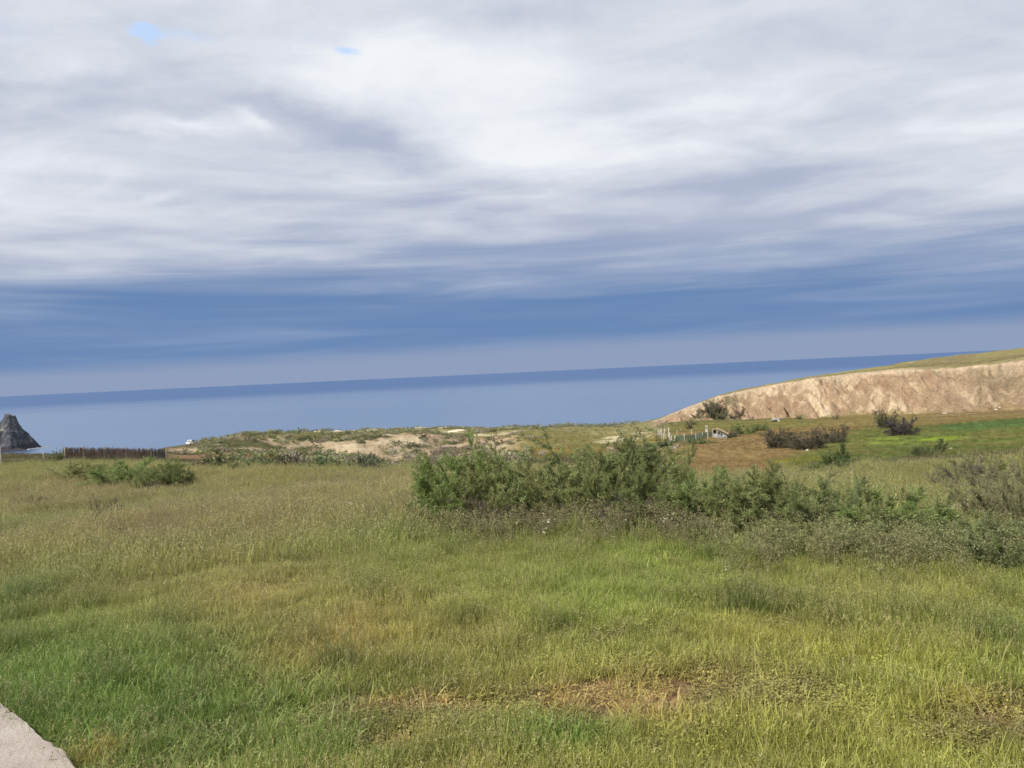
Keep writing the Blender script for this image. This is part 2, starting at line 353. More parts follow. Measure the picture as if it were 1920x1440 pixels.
# ------------------------------------------------------------------ ground
def soft(v, a, b, w):  # 1 inside [a, b], falling off over w
    return sst(v, a - w, a + w) * (1 - sst(v, b - w, b + w))
def soil_patch(px, py, rx, ry):
    a = ground_at(px, py); b = ground_at(px, py - ry); d = math.hypot(a[0], a[1]); return (a[0], a[1], 1.25 * rx * d / F, 1.4 * max(math.hypot(b[0], b[1]) - d, .08))
SOIL = [soil_patch(*p) for p in ((742, 1333, 55, 8), (868, 1341, 30, 8), (940, 1330, 30, 7), (1062, 1330, 50, 16), (1220, 1348, 50, 14), (755, 1394, 40, 6), (1880, 1345, 50, 12), (1480, 1345, 40, 10), (1850, 1215, 40, 6), (1180, 1300, 120, 18), (1705, 922, 75, 12))]
def ground_colour(x, y, z, X, d, zone, tt):
    n1 = fbm(x / 3, y / 3, 4, 21); n2 = fbm(x / 11, y / 11, 4, 22); n3 = fbm(x / 30, y / 30, 3, 23); nf = fbm(x / 0.9, y / 0.9, 3, 24)
    v = F * (EYE - z) / np.maximum(d, 1)              # how far below eye level the place lies, per distance
    e = (n2 - 0.5) * 16; ex = (n2 - 0.5) * 120
    olive = np.array([0.115, 0.105, 0.045]); thatch = np.array([0.13, 0.11, 0.055])
    c = np.tile(thatch, (len(x), 1))
    c = lerp(c, [0.09, 0.10, 0.035], sst(n2, 0.35, 0.65))
    left = 1 - sst(X, 930, 1010); right = sst(X, 1180, 1260)
    # slopes beyond the meadow on the left: scrubby green brown
    far = sst(d, 40, 60)
    scrub = lerp(np.tile([0.12, 0.105, 0.05], (len(x), 1)), [0.085, 0.095, 0.038], sst(n1, 0.4, 0.6))
    c = lerp(c, scrub, far)
    # bare sandy scarp and gully sides
    sand = lerp(np.tile([0.37, 0.28, 0.175], (len(x), 1)), [0.48, 0.39, 0.26], sst(n1, 0.35, 0.65))
    sand = lerp(sand, [0.30, 0.185, 0.12], sst(n3, 0.5, 0.7) * 0.7)
    bare = sst(d, 112, 128) * soft(X, 320, 1010, 40) * (1 - sst(d, 163, 176)) * sst(fbm(x / 7, y / 7, 4, 25), 0.37, 0.48)
    bare = np.maximum(bare, soft(X, 790, 1110, 40) * soft(d, 95, 172, 12) * sst(n2 - .08 * sst(X, 960, 1040), 0.42, 0.56))
    bare = np.maximum(bare, np.exp(-((X - 722) / 12) ** 2) * soft(d, 34, 60, 5))
    c = lerp(c, sand, bare * 0.92)
    c = lerp(c, [0.40, 0.31, 0.20], soft(X, 315, 372, 6) * soft(d, 128, 165, 10) * sst(n1, .35, .5))
    # grey dry brush over the gully head
    c = lerp(c, [0.17, 0.14, 0.105], np.exp(-((X - 825) / 75) ** 2) * soft(d, 112, 150, 10) * sst(n1, 0.38, 0.5))
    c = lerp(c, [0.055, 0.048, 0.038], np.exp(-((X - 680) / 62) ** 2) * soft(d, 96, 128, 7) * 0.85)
    c = lerp(c, [0.13, 0.115, 0.03], np.exp(-((X - 765) / 38) ** 2) * soft(d, 36, 80, 8) * 0.8)
    # ploughed red field
    red = soft(X + ex * 0.4, 322, 575, 14) * soft(d + e * 0.4, 74, 112, 4)
    c = lerp(c, lerp(np.tile([0.235, 0.135, 0.075], (len(x), 1)), [0.17, 0.08, 0.042], sst(X, 420, 470) * (1 - sst(d, 82, 92))), red * 0.9)
    # plateau: green scrub with pale sand
    plat = sst(d, 166, 180) * soft(X, 340, 1240, 60)
    pl = lerp(np.tile([0.23, 0.21, 0.085], (len(x), 1)), [0.30, 0.265, 0.12], sst(n2, 0.4, 0.6))
    pl = lerp(pl, [0.50, 0.42, 0.29], sst(fbm(x / 9, y / 4, 3, 26), 0.54, 0.64))
    pl = lerp(pl, [0.36, 0.31, 0.06], sst(fbm(x / 10, y / 5, 3, 28), 0.64, 0.72))
    c = lerp(c, pl, plat)
    # ochre grass in the middle, going to the tip of the bluff
    och = sst(X + ex * 0.5, 930, 1010) * (1 - sst(X + ex * 0.3, 1255, 1300)) * sst(d + e, 70, 105) * (1 - sst(d, 232, 250))
    oc = lerp(np.tile([0.27, 0.20, 0.052], (len(x), 1)), [0.215, 0.19, 0.065], sst(n2 + (d - 150) * 0.002, 0.4, 0.6))
    oc = lerp(oc, [0.26, 0.24, 0.11], sst(d, 165, 200) * 0.8)
    oc = lerp(oc, [0.50, 0.44, 0.28], soft(X, 1120, 1240, 25) * soft(d, 135, 195, 12) * sst(n1, 0.45, 0.6))
    c = lerp(c, oc, och)
    # right-hand fields
    brown = lerp(np.tile([0.225, 0.148, 0.062], (len(x), 1)), [0.25, 0.175, 0.07], sst(n2, 0.35, 0.65))
    green = lerp(np.tile([0.12, 0.15, 0.032], (len(x), 1)), [0.165, 0.16, 0.045], sst(n1, 0.4, 0.62))
    fr = sst(X, 1235, 1290) * sst(d, 20, 24)
    edge = 1490 + (d - 60) * 2.0
    ff = lerp(brown, green, sst(X + ex * 0.7 - edge, -40, 40) * (1 - sst(d + e * 0.9 - (X - 1500) * 0.02, 112, 124)))
    ff = lerp(ff, [0.10, 0.155, 0.042], sst(X + ex * .3, 1730, 1790) * soft(d + e * .3, 92, 118, 5))
    ff = lerp(ff, [0.27, 0.27, 0.03], soft(X, 1440, 1560, 30) * soft(d, 40, 50, 4) * sst(nf, 0.4, 0.6))
    ff = lerp(ff, [0.22, 0.30, 0.03], soft(X, 1640, 1800, 40) * soft(d, 74, 84, 3) * sst(n1, 0.42, 0.6))
    ff = lerp(ff, [0.115, 0.10, 0.05], sst(X + ex * .5, 1480, 1540) * (1 - sst(d + e * .3, 34, 44)))
    ff = lerp(ff, [0.215, 0.195, 0.062], sst(d + e * .5, 132, 150) * (1 - sst(X, 1500, 1600)))
    ff = lerp(ff, [0.25, 0.20, 0.075], sst(d + e * .5, 124, 140) * sst(X, 1500, 1600) * 0.9); ff = lerp(ff, [0.25, 0.18, 0.085], sst(d + e * .5, 150, 165) * sst(X, 1690, 1780) * 0.9)
    ff = lerp(ff, [0.17, 0.16, 0.06], sst(d + e * .3, 205, 218) * (1 - sst(X, 1500, 1620)))
    c = lerp(c, ff, fr)
    # bluff
    s = np.arctan2(x, y) * d
    sl = s + 0.30 * d + 2.2 * (fbm(s / 6, d / 6, 3, 31) - .5); b1 = 0.55 * fbm(sl / 2.2, d / 11, 5, 33, .65) + 0.45 * fbm(sl / 0.8, d / 1.5, 3, 36, .7); b2 = fbm(s / 20, d / 40, 3, 34); b3 = fbm(s / 1.2, d / 4, 3, 35)
    bc = lerp(np.tile([0.37, 0.262, 0.165], (len(x), 1)), [0.57, 0.44, 0.295], sst(b1, 0.52, 0.64))
    bc = lerp(bc, [0.30, 0.195, 0.125], sst(1 - b1, 0.54, 0.66) * 0.8)
    bc = lerp(bc, [0.30, 0.225, 0.145], sst(X + ex, 1690, 1800) * 0.5)
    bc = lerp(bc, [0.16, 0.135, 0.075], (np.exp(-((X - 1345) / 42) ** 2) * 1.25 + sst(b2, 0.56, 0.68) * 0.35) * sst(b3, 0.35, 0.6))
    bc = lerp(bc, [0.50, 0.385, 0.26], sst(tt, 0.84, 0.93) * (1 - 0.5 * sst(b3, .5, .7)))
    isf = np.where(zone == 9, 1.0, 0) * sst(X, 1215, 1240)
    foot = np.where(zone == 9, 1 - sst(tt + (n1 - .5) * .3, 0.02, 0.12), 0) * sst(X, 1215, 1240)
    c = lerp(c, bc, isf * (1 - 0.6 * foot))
    topc = lerp(np.tile([0.265, 0.235, 0.095], (len(x), 1)), [0.23, 0.19, 0.09], sst(n2, 0.4, 0.6))
    d_in = np.where(zone == 10, tt, 0)
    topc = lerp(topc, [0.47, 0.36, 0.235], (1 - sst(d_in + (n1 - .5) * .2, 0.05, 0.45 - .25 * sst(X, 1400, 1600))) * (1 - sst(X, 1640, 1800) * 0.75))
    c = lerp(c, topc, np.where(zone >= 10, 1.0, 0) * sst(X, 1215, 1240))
    for sx_, sy_, wx, wy in SOIL:
        g_ = np.exp(-(((x - sx_) / wx) ** 2 + ((y - sy_) / wy) ** 2)); c = lerp(c, [0.31, 0.165, 0.10], np.clip(g_ * 1.5 * (.4 + nf), 0, 1) * .95)
    # mottling
    c = c * (0.80 + 0.40 * fbm(x / 0.5, y / 0.5, 3, 40))[:, None]
    return c

def mat_ground():
    m, q, b = mat_base('ground_soil', 0.95, 0.1)
    a = q.n('ShaderNodeAttribute', attribute_name='ground_colour').outputs['Color']
    g = q.n('ShaderNodeTexCoord').outputs['Object']
    n = q.noise(g, 1.7, 8, 0.65)['Fac']; n2 = q.noise(g, 9.0, 6, 0.6)['Fac']
    f = q.math('MULTIPLY', q.ramp(n, [(0.25, (0.7,) * 3), (0.75, (1.25,) * 3)]), q.ramp(n2, [(0.3, (0.8,) * 3), (0.7, (1.18,) * 3)]))
    q.L.new(q.mix(1.0, a, f, 'MULTIPLY'), b.inputs['Base Color'])
    bp = q.n('ShaderNodeBump'); bp.inputs['Strength'].default_value = 0.9; bp.inputs['Distance'].default_value = 0.25
    q.L.new(q.math('ADD', n, q.math('MULTIPLY', n2, 0.4)), bp.inputs['Height']); q.L.new(bp.outputs[0], b.inputs['Normal'])
    return m
GROUND = mat_ground()
def mat_bluff():
    m, q, b = mat_base('bluff_earth', 0.95, 0.1)
    a = q.n('ShaderNodeAttribute', attribute_name='ground_colour').outputs['Color']
    g = q.n('ShaderNodeTexCoord').outputs['Object']
    gs = q.vmath('ADD', q.vmath('MULTIPLY', g, (1.0, 0.35, 0.35)), q.scale(q.noise(g, 0.25, 3)['Color'], 2.0))
    n = q.noise(gs, 0.55, 7, 0.7)['Fac']; n2 = q.noise(g, 1.5, 7, 0.7)['Fac']
    f = q.math('MULTIPLY', q.ramp(n, [(0.30, (0.76,) * 3), (0.5, (1.0,) * 3), (0.68, (1.22,) * 3)]), q.ramp(n2, [(0.3, (0.72,) * 3), (0.7, (1.22,) * 3)]))
    q.L.new(q.mix(1.0, a, f, 'MULTIPLY'), b.inputs['Base Color'])
    bp = q.n('ShaderNodeBump'); bp.inputs['Strength'].default_value = 1.0; bp.inputs['Distance'].default_value = 0.7
    q.L.new(q.math('ADD', n, q.math('MULTIPLY', n2, 0.8)), bp.inputs['Height']); q.L.new(bp.outputs[0], b.inputs['Normal'])
    return m
BLUFF = mat_bluff()

az_v = np.linspace(R(-40), R(40), 940); az_o = np.concatenate([np.linspace(-math.pi, R(-40), 60)[:-1]]); az_p = np.linspace(R(40), math.pi, 60)[1:-1]
AZ = np.concatenate([az_o, az_v, az_p])
rings = np.concatenate([np.geomspace(1.2, 30, 110), np.geomspace(30, 100, 120)[1:], np.arange(100.6, 185, 0.6), np.arange(185.5, 203, 0.9), np.arange(203, 262, 0.24), np.arange(262.5, 300, 1.5), np.arange(302, 400, 6)])
nA, nR = len(AZ), len(rings)
aa, rr = np.meshgrid(AZ, rings, indexing='ij')
gx = (np.sin(aa) * rr).ravel(); gy = (np.cos(aa) * rr).ravel()
gz, gX, gd, gzone, gt = land(gx, gy, True)
gcol = ground_colour(gx, gy, gz, gX, gd, gzone, gt)
gv = np.stack([gx, gy, gz], 1); gv = np.vstack([gv, [[0, 0, EYE - 2.16]]])
gcol = np.vstack([gcol, gcol[:1]])
idx = np.arange(nA * nR).reshape(nA, nR); nxt = np.roll(idx, -1, axis=0)
quads = np.stack([idx[:, :-1], idx[:, 1:], nxt[:, 1:], nxt[:, :-1]], -1).reshape(-1, 4)[:, ::-1]
cx = gX[quads[:, 0]]; cz = gzone[quads[:, 0]]
is_bluff = (cz >= 9) & (cx > 1215) & (cx < 5000)
hub = np.stack([idx[:, 0], nxt[:, 0], np.full(nA, nA * nR), np.full(nA, nA * nR)], -1)
def ground_part(name, qd, mat=None):
    use = np.unique(qd); remap = np.zeros(nA * nR + 1, int); remap[use] = np.arange(len(use))
    t = remap[qd]
    rgba = np.concatenate([gcol[use], np.ones((len(use), 1))], 1)
    me = new_mesh(name, gv[use], tris=t, mats=[mat or GROUND], smooth=True, attrs={'ground_colour': ('POINT', 'FLOAT_COLOR', rgba)})
    return tag(obj(name, me), kind='structure')
ground_part('ground', quads[~is_bluff])
ground_part('bluff', quads[is_bluff], BLUFF)
me = new_mesh('ground_under_camera', np.array([[math.sin(a) * 1.2, math.cos(a) * 1.2, 0.0] for a in np.linspace(0, 2 * math.pi, 24, endpoint=False)]) + np.array([0, 0, 0.0]), faces=[tuple(range(24))[::-1]], mats=[GROUND],
              attrs={'ground_colour': ('POINT', 'FLOAT_COLOR', np.tile([0.12, 0.10, 0.05, 1], (24, 1)))})
tag(obj('ground', me), kind='structure')

# ------------------------------------------------------------------ sea
SEA_Z = EYE - 40.0
def mat_sea():
    m, q, b = mat_base('sea_water', 0.28, 0.5)
    g = q.n('ShaderNodeTexCoord').outputs['Object']
    sp = q.n('ShaderNodeSeparateXYZ'); q.L.new(g, sp.inputs[0])
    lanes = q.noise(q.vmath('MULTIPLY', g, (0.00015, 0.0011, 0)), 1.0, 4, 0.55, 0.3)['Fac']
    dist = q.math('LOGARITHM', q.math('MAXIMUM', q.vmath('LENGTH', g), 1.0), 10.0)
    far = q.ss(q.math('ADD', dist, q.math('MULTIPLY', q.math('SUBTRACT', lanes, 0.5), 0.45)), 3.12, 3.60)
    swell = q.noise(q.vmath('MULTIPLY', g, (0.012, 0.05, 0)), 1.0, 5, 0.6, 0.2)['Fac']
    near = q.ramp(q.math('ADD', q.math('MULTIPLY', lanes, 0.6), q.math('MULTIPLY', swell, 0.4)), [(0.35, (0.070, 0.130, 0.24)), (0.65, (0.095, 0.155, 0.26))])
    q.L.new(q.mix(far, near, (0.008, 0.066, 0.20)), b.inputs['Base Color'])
    q.put(b.inputs['Roughness'], q.math('ADD', 0.22, q.math('MULTIPLY', far, 0.2)))
    q.put(b.inputs['Specular IOR Level'], q.math('SUBTRACT', 0.5, q.math('MULTIPLY', far, 0.2)))
    w = q.noise(q.vmath('MULTIPLY', g, (0.05, 0.16, 0.1)), 1.0, 6, 0.6)['Fac']
    bp = q.n('ShaderNodeBump'); bp.inputs['Strength'].default_value = 0.5; bp.inputs['Distance'].default_value = 1.2
    q.L.new(w, bp.inputs['Height']); q.L.new(bp.outputs[0], b.inputs['Normal'])
    return m
ring_r = np.geomspace(60, 90000, 60); na = 96
sv = [(0, 0, SEA_Z)] + [(r * math.sin(2 * math.pi * k / na), r * math.cos(2 * math.pi * k / na), SEA_Z) for r in ring_r for k in range(na)]
sf = [(0, 1 + (k + 1) % na, 1 + k) for k in range(na)] + [(1 + i * na + k, 1 + i * na + (k + 1) % na, 1 + (i + 1) * na + (k + 1) % na, 1 + (i + 1) * na + k) for i in range(len(ring_r) - 1) for k in range(na)]
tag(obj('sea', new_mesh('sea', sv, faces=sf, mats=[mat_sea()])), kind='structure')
# ------------------------------------------------------------------ meadow plants: small prototypes scattered as stuff
rng = np.random.RandomState(11)
def blades_mesh(name, n, spread, lmin, lmax, wid, lean, segs=3, mats=(), droop=0.5, head=None, upright=0.0, seed=0):
    r = np.random.RandomState(seed); V = []; T = []; MI = []; VAR = []
    for i in range(n):
        a = r.rand() * 6.283; rad = spread * math.sqrt(r.rand()); bx, by = rad * math.cos(a), rad * math.sin(a)
        L = r.uniform(lmin, lmax); th = r.rand() * 6.283; ln = lean * (0.25 + 0.9 * r.rand()) * (1 - upright); w = wid * r.uniform(0.7, 1.25)
        dx, dy = math.cos(th), math.sin(th); px, py = -dy, dx; tw = r.uniform(-0.6, 0.6)
        px, py = px * math.cos(tw) - py * math.sin(tw), px * math.sin(tw) + py * math.cos(tw)
        base = len(V); va = r.rand(); ang = ln * 0.5; x, y, z = bx, by, -0.01
        for k in range(segs + 1):
            t = k / segs; ww = w * (1 - t ** 1.6) if k else w * 0.7
            if k == segs: V.append((x, y, z))
            else: V.append((x - px * ww / 2, y - py * ww / 2, z)); V.append((x + px * ww / 2, y + py * ww / 2, z))
            st = L / segs; x += dx * math.sin(ang) * st; y += dy * math.sin(ang) * st; z += math.cos(ang) * st; ang += ln * (0.5 + droop * t) / segs * 2
        for k in range(segs):
            b = base + 2 * k
            if k == segs - 1: T.append((b, b + 1, b + 2)); MI.append(0); VAR.append(va)
            else: T += [(b, b + 1, b + 3), (b, b + 3, b + 2)]; MI += [0, 0]; VAR += [va, va]
        if head and r.rand() < head[0]:
            tip = np.array(V[base + 2 * segs]); hl = head[1] * r.uniform(0.7, 1.3); hw = head[2]
            for j in range(head[3]):
                t = j / head[3]; p = tip + np.array([dx * 0.3 * hl * t, dy * 0.3 * hl * t, hl * (0.55 - t)])
                a2 = r.rand() * 6.283; q = p + np.array([math.cos(a2) * hw * 1.2, math.sin(a2) * hw * 1.2, hw * r.uniform(0.0, 1.4)]); a3 = a2 + 1.6
                s = np.array([math.cos(a3), math.sin(a3), 0.35]) * hw * 0.5; b = len(V); V += [tuple(p - s), tuple(p + s), tuple(q)]; T.append((b, b + 1, b + 2)); MI.append(1); VAR.append(r.rand())
    return new_mesh(name, V, tris=T, mats=mats, mat_idx=MI, attrs={'var': ('FACE', 'FLOAT', VAR)})
def leaves_mesh(name, n, spread, height, lmin, lmax, wr, mats, seed=0, flat=0.6):
    """small leaves lying and standing in a low mat or rosette"""
    r = np.random.RandomState(seed); V = []; T = []; VAR = []
    for i in range(n):
        a = r.rand() * 6.283; rad = spread * math.sqrt(r.rand()); p = np.array([rad * math.cos(a), rad * math.sin(a), height * r.rand() ** 0.7])
        th = r.rand() * 6.283; up = r.uniform(-0.15, 1.3) * (1 - flat) + 0.15; L = r.uniform(lmin, lmax)
        d = np.array([math.cos(th) * math.cos(up), math.sin(th) * math.cos(up), math.sin(up)]); s = np.array([-math.sin(th), math.cos(th), r.uniform(-0.5, 0.5)]) * L * wr / 2
        m = p + d * L * 0.5 + np.array([0, 0, L * 0.06]); e = p + d * L - np.array([0, 0, L * 0.1]); b = len(V)
        V += [tuple(p), tuple(m - s), tuple(m + s), tuple(e)]; T += [(b, b + 1, b + 2), (b + 1, b + 3, b + 2)]; v = r.rand(); VAR += [v, v]
    return new_mesh(name, V, tris=T, mats=mats, attrs={'var': ('FACE', 'FLOAT', VAR)})
def weed_mesh(name, n, spread, hmin, hmax, leaf, nleaf, mats, seed=0, branch=3, stemw=0.004):
    """stalky weeds: branching stems with small leaves or seed heads toward the ends"""
    r = np.random.RandomState(seed); V = []; T = []; MI = []; VAR = []
    def rib(p, q, w):
        d = q - p; s = np.cross(d, r.randn(3)); s = s / (np.linalg.norm(s) + 1e-9) * w / 2; b = len(V)
        V.extend([tuple(p - s), tuple(p + s), tuple(q + s * .6), tuple(q - s * .6)]); T.extend([(b, b + 1, b + 2), (b, b + 2, b + 3)]); MI.extend([0, 0]); VAR.extend([r.rand()] * 2)
    def puff(p, k):
        for _ in range(k):
            d = r.randn(3); d[2] = abs(d[2]) * 0.8; d /= np.linalg.norm(d); L = leaf * r.uniform(0.6, 1.4); s = np.cross(d, r.randn(3)); s = s / (np.linalg.norm(s) + 1e-9) * L * 0.26
            o = p + r.randn(3) * leaf * 0.5; b = len(V); V.extend([tuple(o), tuple(o + d * L * .5 - s), tuple(o + d * L * .5 + s), tuple(o + d * L)]); T.extend([(b, b + 1, b + 2), (b + 1, b + 3, b + 2)]); MI.extend([1, 1]); VAR.extend([r.rand()] * 2)
    for i in range(n):
        a = r.rand() * 6.283; rad = spread * math.sqrt(r.rand()); p = np.array([rad * math.cos(a), rad * math.sin(a), -0.02]); h = r.uniform(hmin, hmax)
        lean = np.array([r.randn() * 0.16, r.randn() * 0.16, 1.0]); q = p + lean * h * 0.55; e = q + (lean + np.array([r.randn() * .15, r.randn() * .15, 0])) * h * 0.45
        rib(p, q, stemw); rib(q, e, stemw * .7); puff(e, nleaf)
        for _ in range(branch):
            t = r.uniform(0.25, 0.95); o = p + (e - p) * t; z = o + np.array([r.randn() * .5, r.randn() * .5, 0.8]) * h * r.uniform(.15, .3); rib(o, z, stemw * .6); puff(z, nleaf); puff((o + z) / 2, max(1, nleaf // 2))
    return new_mesh(name, V, tris=T, mats=mats, mat_idx=MI, attrs={'var': ('FACE', 'FLOAT', VAR)})
def daisy_mesh(name, seed, petal, centre, stem):
    r = np.random.RandomState(seed); V = []; T = []; MI = []; VAR = []
    for i in range(3):
        a = r.rand() * 6.283; p = np.array([math.cos(a), math.sin(a), 0]) * r.uniform(0, 0.10); h = r.uniform(0.28, 0.46); e = p + np.array([r.randn() * .05, r.randn() * .05, h])
        b = len(V); V += [tuple(p), tuple(p + (0.004, 0, 0)), tuple(e)]; T.append((b, b + 1, b + 2)); MI.append(2); VAR.append(r.rand())
        n = np.array([r.randn() * .3, -0.45 + r.randn() * .3, 1.0]); n /= np.linalg.norm(n); u = np.cross(n, (1, 0, 0)); u /= np.linalg.norm(u); w = np.cross(n, u); rad = r.uniform(0.014, 0.022)
        for k in range(9):
            t0 = 6.283 * k / 9; d0 = math.cos(t0) * u + math.sin(t0) * w; s = math.cos(t0 + 1.57) * u + math.sin(t0 + 1.57) * w
            b = len(V); V += [tuple(e + d0 * .005), tuple(e + d0 * rad - s * rad * .3), tuple(e + d0 * rad + s * rad * .3)]; T.append((b, b + 1, b + 2)); MI.append(0); VAR.append(r.rand())
        for k in range(5):
            t0 = 6.283 * k / 5; b = len(V); V += [tuple(e + n * .004), tuple(e + n * .003 + (math.cos(t0) * u + math.sin(t0) * w) * .007), tuple(e + n * .003 + (math.cos(t0 + 1.3) * u + math.sin(t0 + 1.3) * w) * .007)]; T.append((b, b + 1, b + 2)); MI.append(1); VAR.append(.5)
    return new_mesh(name, V, tris=T, mats=[petal, centre, stem], mat_idx=MI, attrs={'var': ('FACE', 'FLOAT', VAR)})

GRASS = mat_leaf('grass_blade', 'tint', 0.4, 0.55, 0.30, 0.3)
SEED = mat_leaf('seed_head', 'tint2', 0.3, 0.8, 0.3, 0.1)
HERB = mat_leaf('herb_leaf', 'tint', 0.35, 0.45, 0.35, 0.35)
PETAL = mat_leaf('white_petal', None, 0.3, 0.7, 0.05, 0.2, fixed=(0.78, 0.76, 0.70)); YOLK = mat_leaf('yellow_centre', None, 0.2, 0.8, 0.1, 0.2, fixed=(0.7, 0.5, 0.05)); STEM = mat_leaf('green_stem', None, 0.3, 0.7, 0.2, 0.2, fixed=(0.09, 0.13, 0.04))

def proto(cname, meshes):
    c = bpy.data.collections.new(cname)
    for i, me in enumerate(meshes):
        o = bpy.data.objects.new('%s_%02d' % (cname, i), me); c.objects.link(o)
    return c, len(meshes)
P_LAWN = proto('p_lawn', [blades_mesh('lawn_%d' % i, 40, 0.085, 0.05, 0.15, 0.0050, 1.0, 3, [GRASS, SEED], seed=i, head=(0.04, 0.05, 0.008, 4)) for i in range(4)])
P_TALL = proto('p_tall', [blades_mesh('tall_%d' % i, 30, 0.09, 0.10, 0.27, 0.0045, 0.6, 3, [GRASS, SEED], seed=20 + i, head=(0.30, 0.055, 0.008, 8)) for i in range(4)])
P_BROAD = proto('p_broad', [blades_mesh('broad_%d' % i, 26, 0.10, 0.07, 0.17, 0.012, 1.3, 4, [HERB, SEED], seed=40 + i) for i in range(3)])
P_MAT = proto('p_mat', [leaves_mesh('mat_%d' % i, 150, 0.11, 0.05, 0.010, 0.026, 0.5, [HERB], seed=60 + i) for i in range(3)])
P_FAR = proto('p_far', [blades_mesh('far_%d' % i, 46, 0.30, 0.14, 0.38, 0.013, 0.6, 2, [GRASS, SEED], seed=80 + i, head=(0.35, 0.09, 0.017, 5)) for i in range(4)])
P_WEED = proto('p_weed', [weed_mesh('weed_%d' % i, 7, 0.14, 0.22, 0.48, 0.022, 4, [GRASS, SEED], seed=100 + i) for i in range(4)])
P_SILV = proto('p_silver', [weed_mesh('silver_%d' % i, 8, 0.16, 0.35, 0.70, 0.030, 5, [GRASS, SEED], seed=120 + i, branch=5) for i in range(4)])
P_DAISY = proto('p_daisy', [daisy_mesh('daisy_%d' % i, i, PETAL, YOLK, STEM) for i in range(3)])
P_SCRUB = proto('p_scrub', [leaves_mesh('scrub_%d' % i, 110, 0.5, 0.55, 0.12, 0.26, 0.5, [HERB], seed=140 + i, flat=0.3) for i in range(4)])

def scatter(name, pr, pts, rot, scl, tint, tint2=None):
    n = len(pts); me = bpy.data.meshes.new(name); me.vertices.add(n); me.vertices.foreach_set('co', np.asarray(pts, np.float32).ravel())
    for an, typ, data in (('rot', 'FLOAT_VECTOR', rot), ('scl', 'FLOAT_VECTOR', scl), ('tint', 'FLOAT_COLOR', np.concatenate([tint, np.ones((n, 1))], 1)),
                          ('tint2', 'FLOAT_COLOR', np.concatenate([tint2 if tint2 is not None else tint, np.ones((n, 1))], 1)), ('pick', 'INT', rng.randint(0, pr[1], n))):
        a = me.attributes.new(an, typ, 'POINT'); a.data.foreach_set({'FLOAT_VECTOR': 'vector', 'FLOAT_COLOR': 'color', 'INT': 'value'}[typ], np.ascontiguousarray(data, dtype=np.int32 if typ == 'INT' else np.float32).ravel())
    me.update()
    o = obj(name, me)
    ng = bpy.data.node_groups.new(name + '_scatter', 'GeometryNodeTree')
    ng.interface.new_socket('Geometry', in_out='INPUT', socket_type='NodeSocketGeometry'); ng.interface.new_socket('Geometry', in_out='OUTPUT', socket_type='NodeSocketGeometry')
    N = ng.nodes; L = ng.links; gi = N.new('NodeGroupInput'); go = N.new('NodeGroupOutput')
    ci = N.new('GeometryNodeCollectionInfo'); ci.inputs['Collection'].default_value = pr[0]; ci.inputs['Separate Children'].default_value = True; ci.inputs['Reset Children'].default_value = True
    ip = N.new('GeometryNodeInstanceOnPoints'); ip.inputs['Pick Instance'].default_value = True
    def na(nm, typ):
        k = N.new('GeometryNodeInputNamedAttribute'); k.data_type = typ; k.inputs['Name'].default_value = nm
        return next(s for s in k.outputs if s.enabled and s.name == 'Attribute')
    L.new(gi.outputs[0], ip.inputs['Points']); L.new(ci.outputs[0], ip.inputs['Instance']); L.new(na('pick', 'INT'), ip.inputs['Instance Index'])
    er = N.new('FunctionNodeEulerToRotation'); L.new(na('rot', 'FLOAT_VECTOR'), er.inputs[0]); L.new(er.outputs[0], ip.inputs['Rotation']); L.new(na('scl', 'FLOAT_VECTOR'), ip.inputs['Scale'])
    L.new(ip.outputs[0], go.inputs[0])
    md = o.modifiers.new('scatter', 'NODES'); md.node_group = ng
    return tag(o, kind='stuff')

def sector(n, d0, d1, a0=-40, a1=42):
    d = np.sqrt(rng.uniform(d0 * d0, d1 * d1, n)); a = R(1) * rng.uniform(a0, a1, n); return np.sin(a) * d, np.cos(a) * d
# the concrete edge near the photographer, so that nothing grows through it
EDGE_PX = [(-900, 1010), (-420, 1150), (-150, 1252), (0, 1322), (62, 1366), (84, 1393), (116, 1412), (140, 1441), (190, 1520), (240, 1640)]
def near_ground(px, py):
    r = ray(px, py); t = -2.10 / r[2]; return np.array([r[0] * t, r[1] * t])
EDGE = np.array([near_ground(*p) for p in EDGE_PX])
SLAB = np.vstack([EDGE, [[-1.2, -3.0], [-14, -3.0], [-14, EDGE[0][1]]]])
def in_slab(x, y, grow=0.0):
    inside = np.zeros(len(x), bool); n = len(SLAB); c = SLAB.mean(0); S = c + (SLAB - c) * (1 + grow); j = n - 1
    for i in range(n):
        xi, yi = S[i]; xj, yj = S[j]
        cr = ((yi > y) != (yj > y)) & (x < (xj - xi) * (y - yi) / (yj - yi + 1e-12) + xi); inside ^= cr; j = i
    return inside

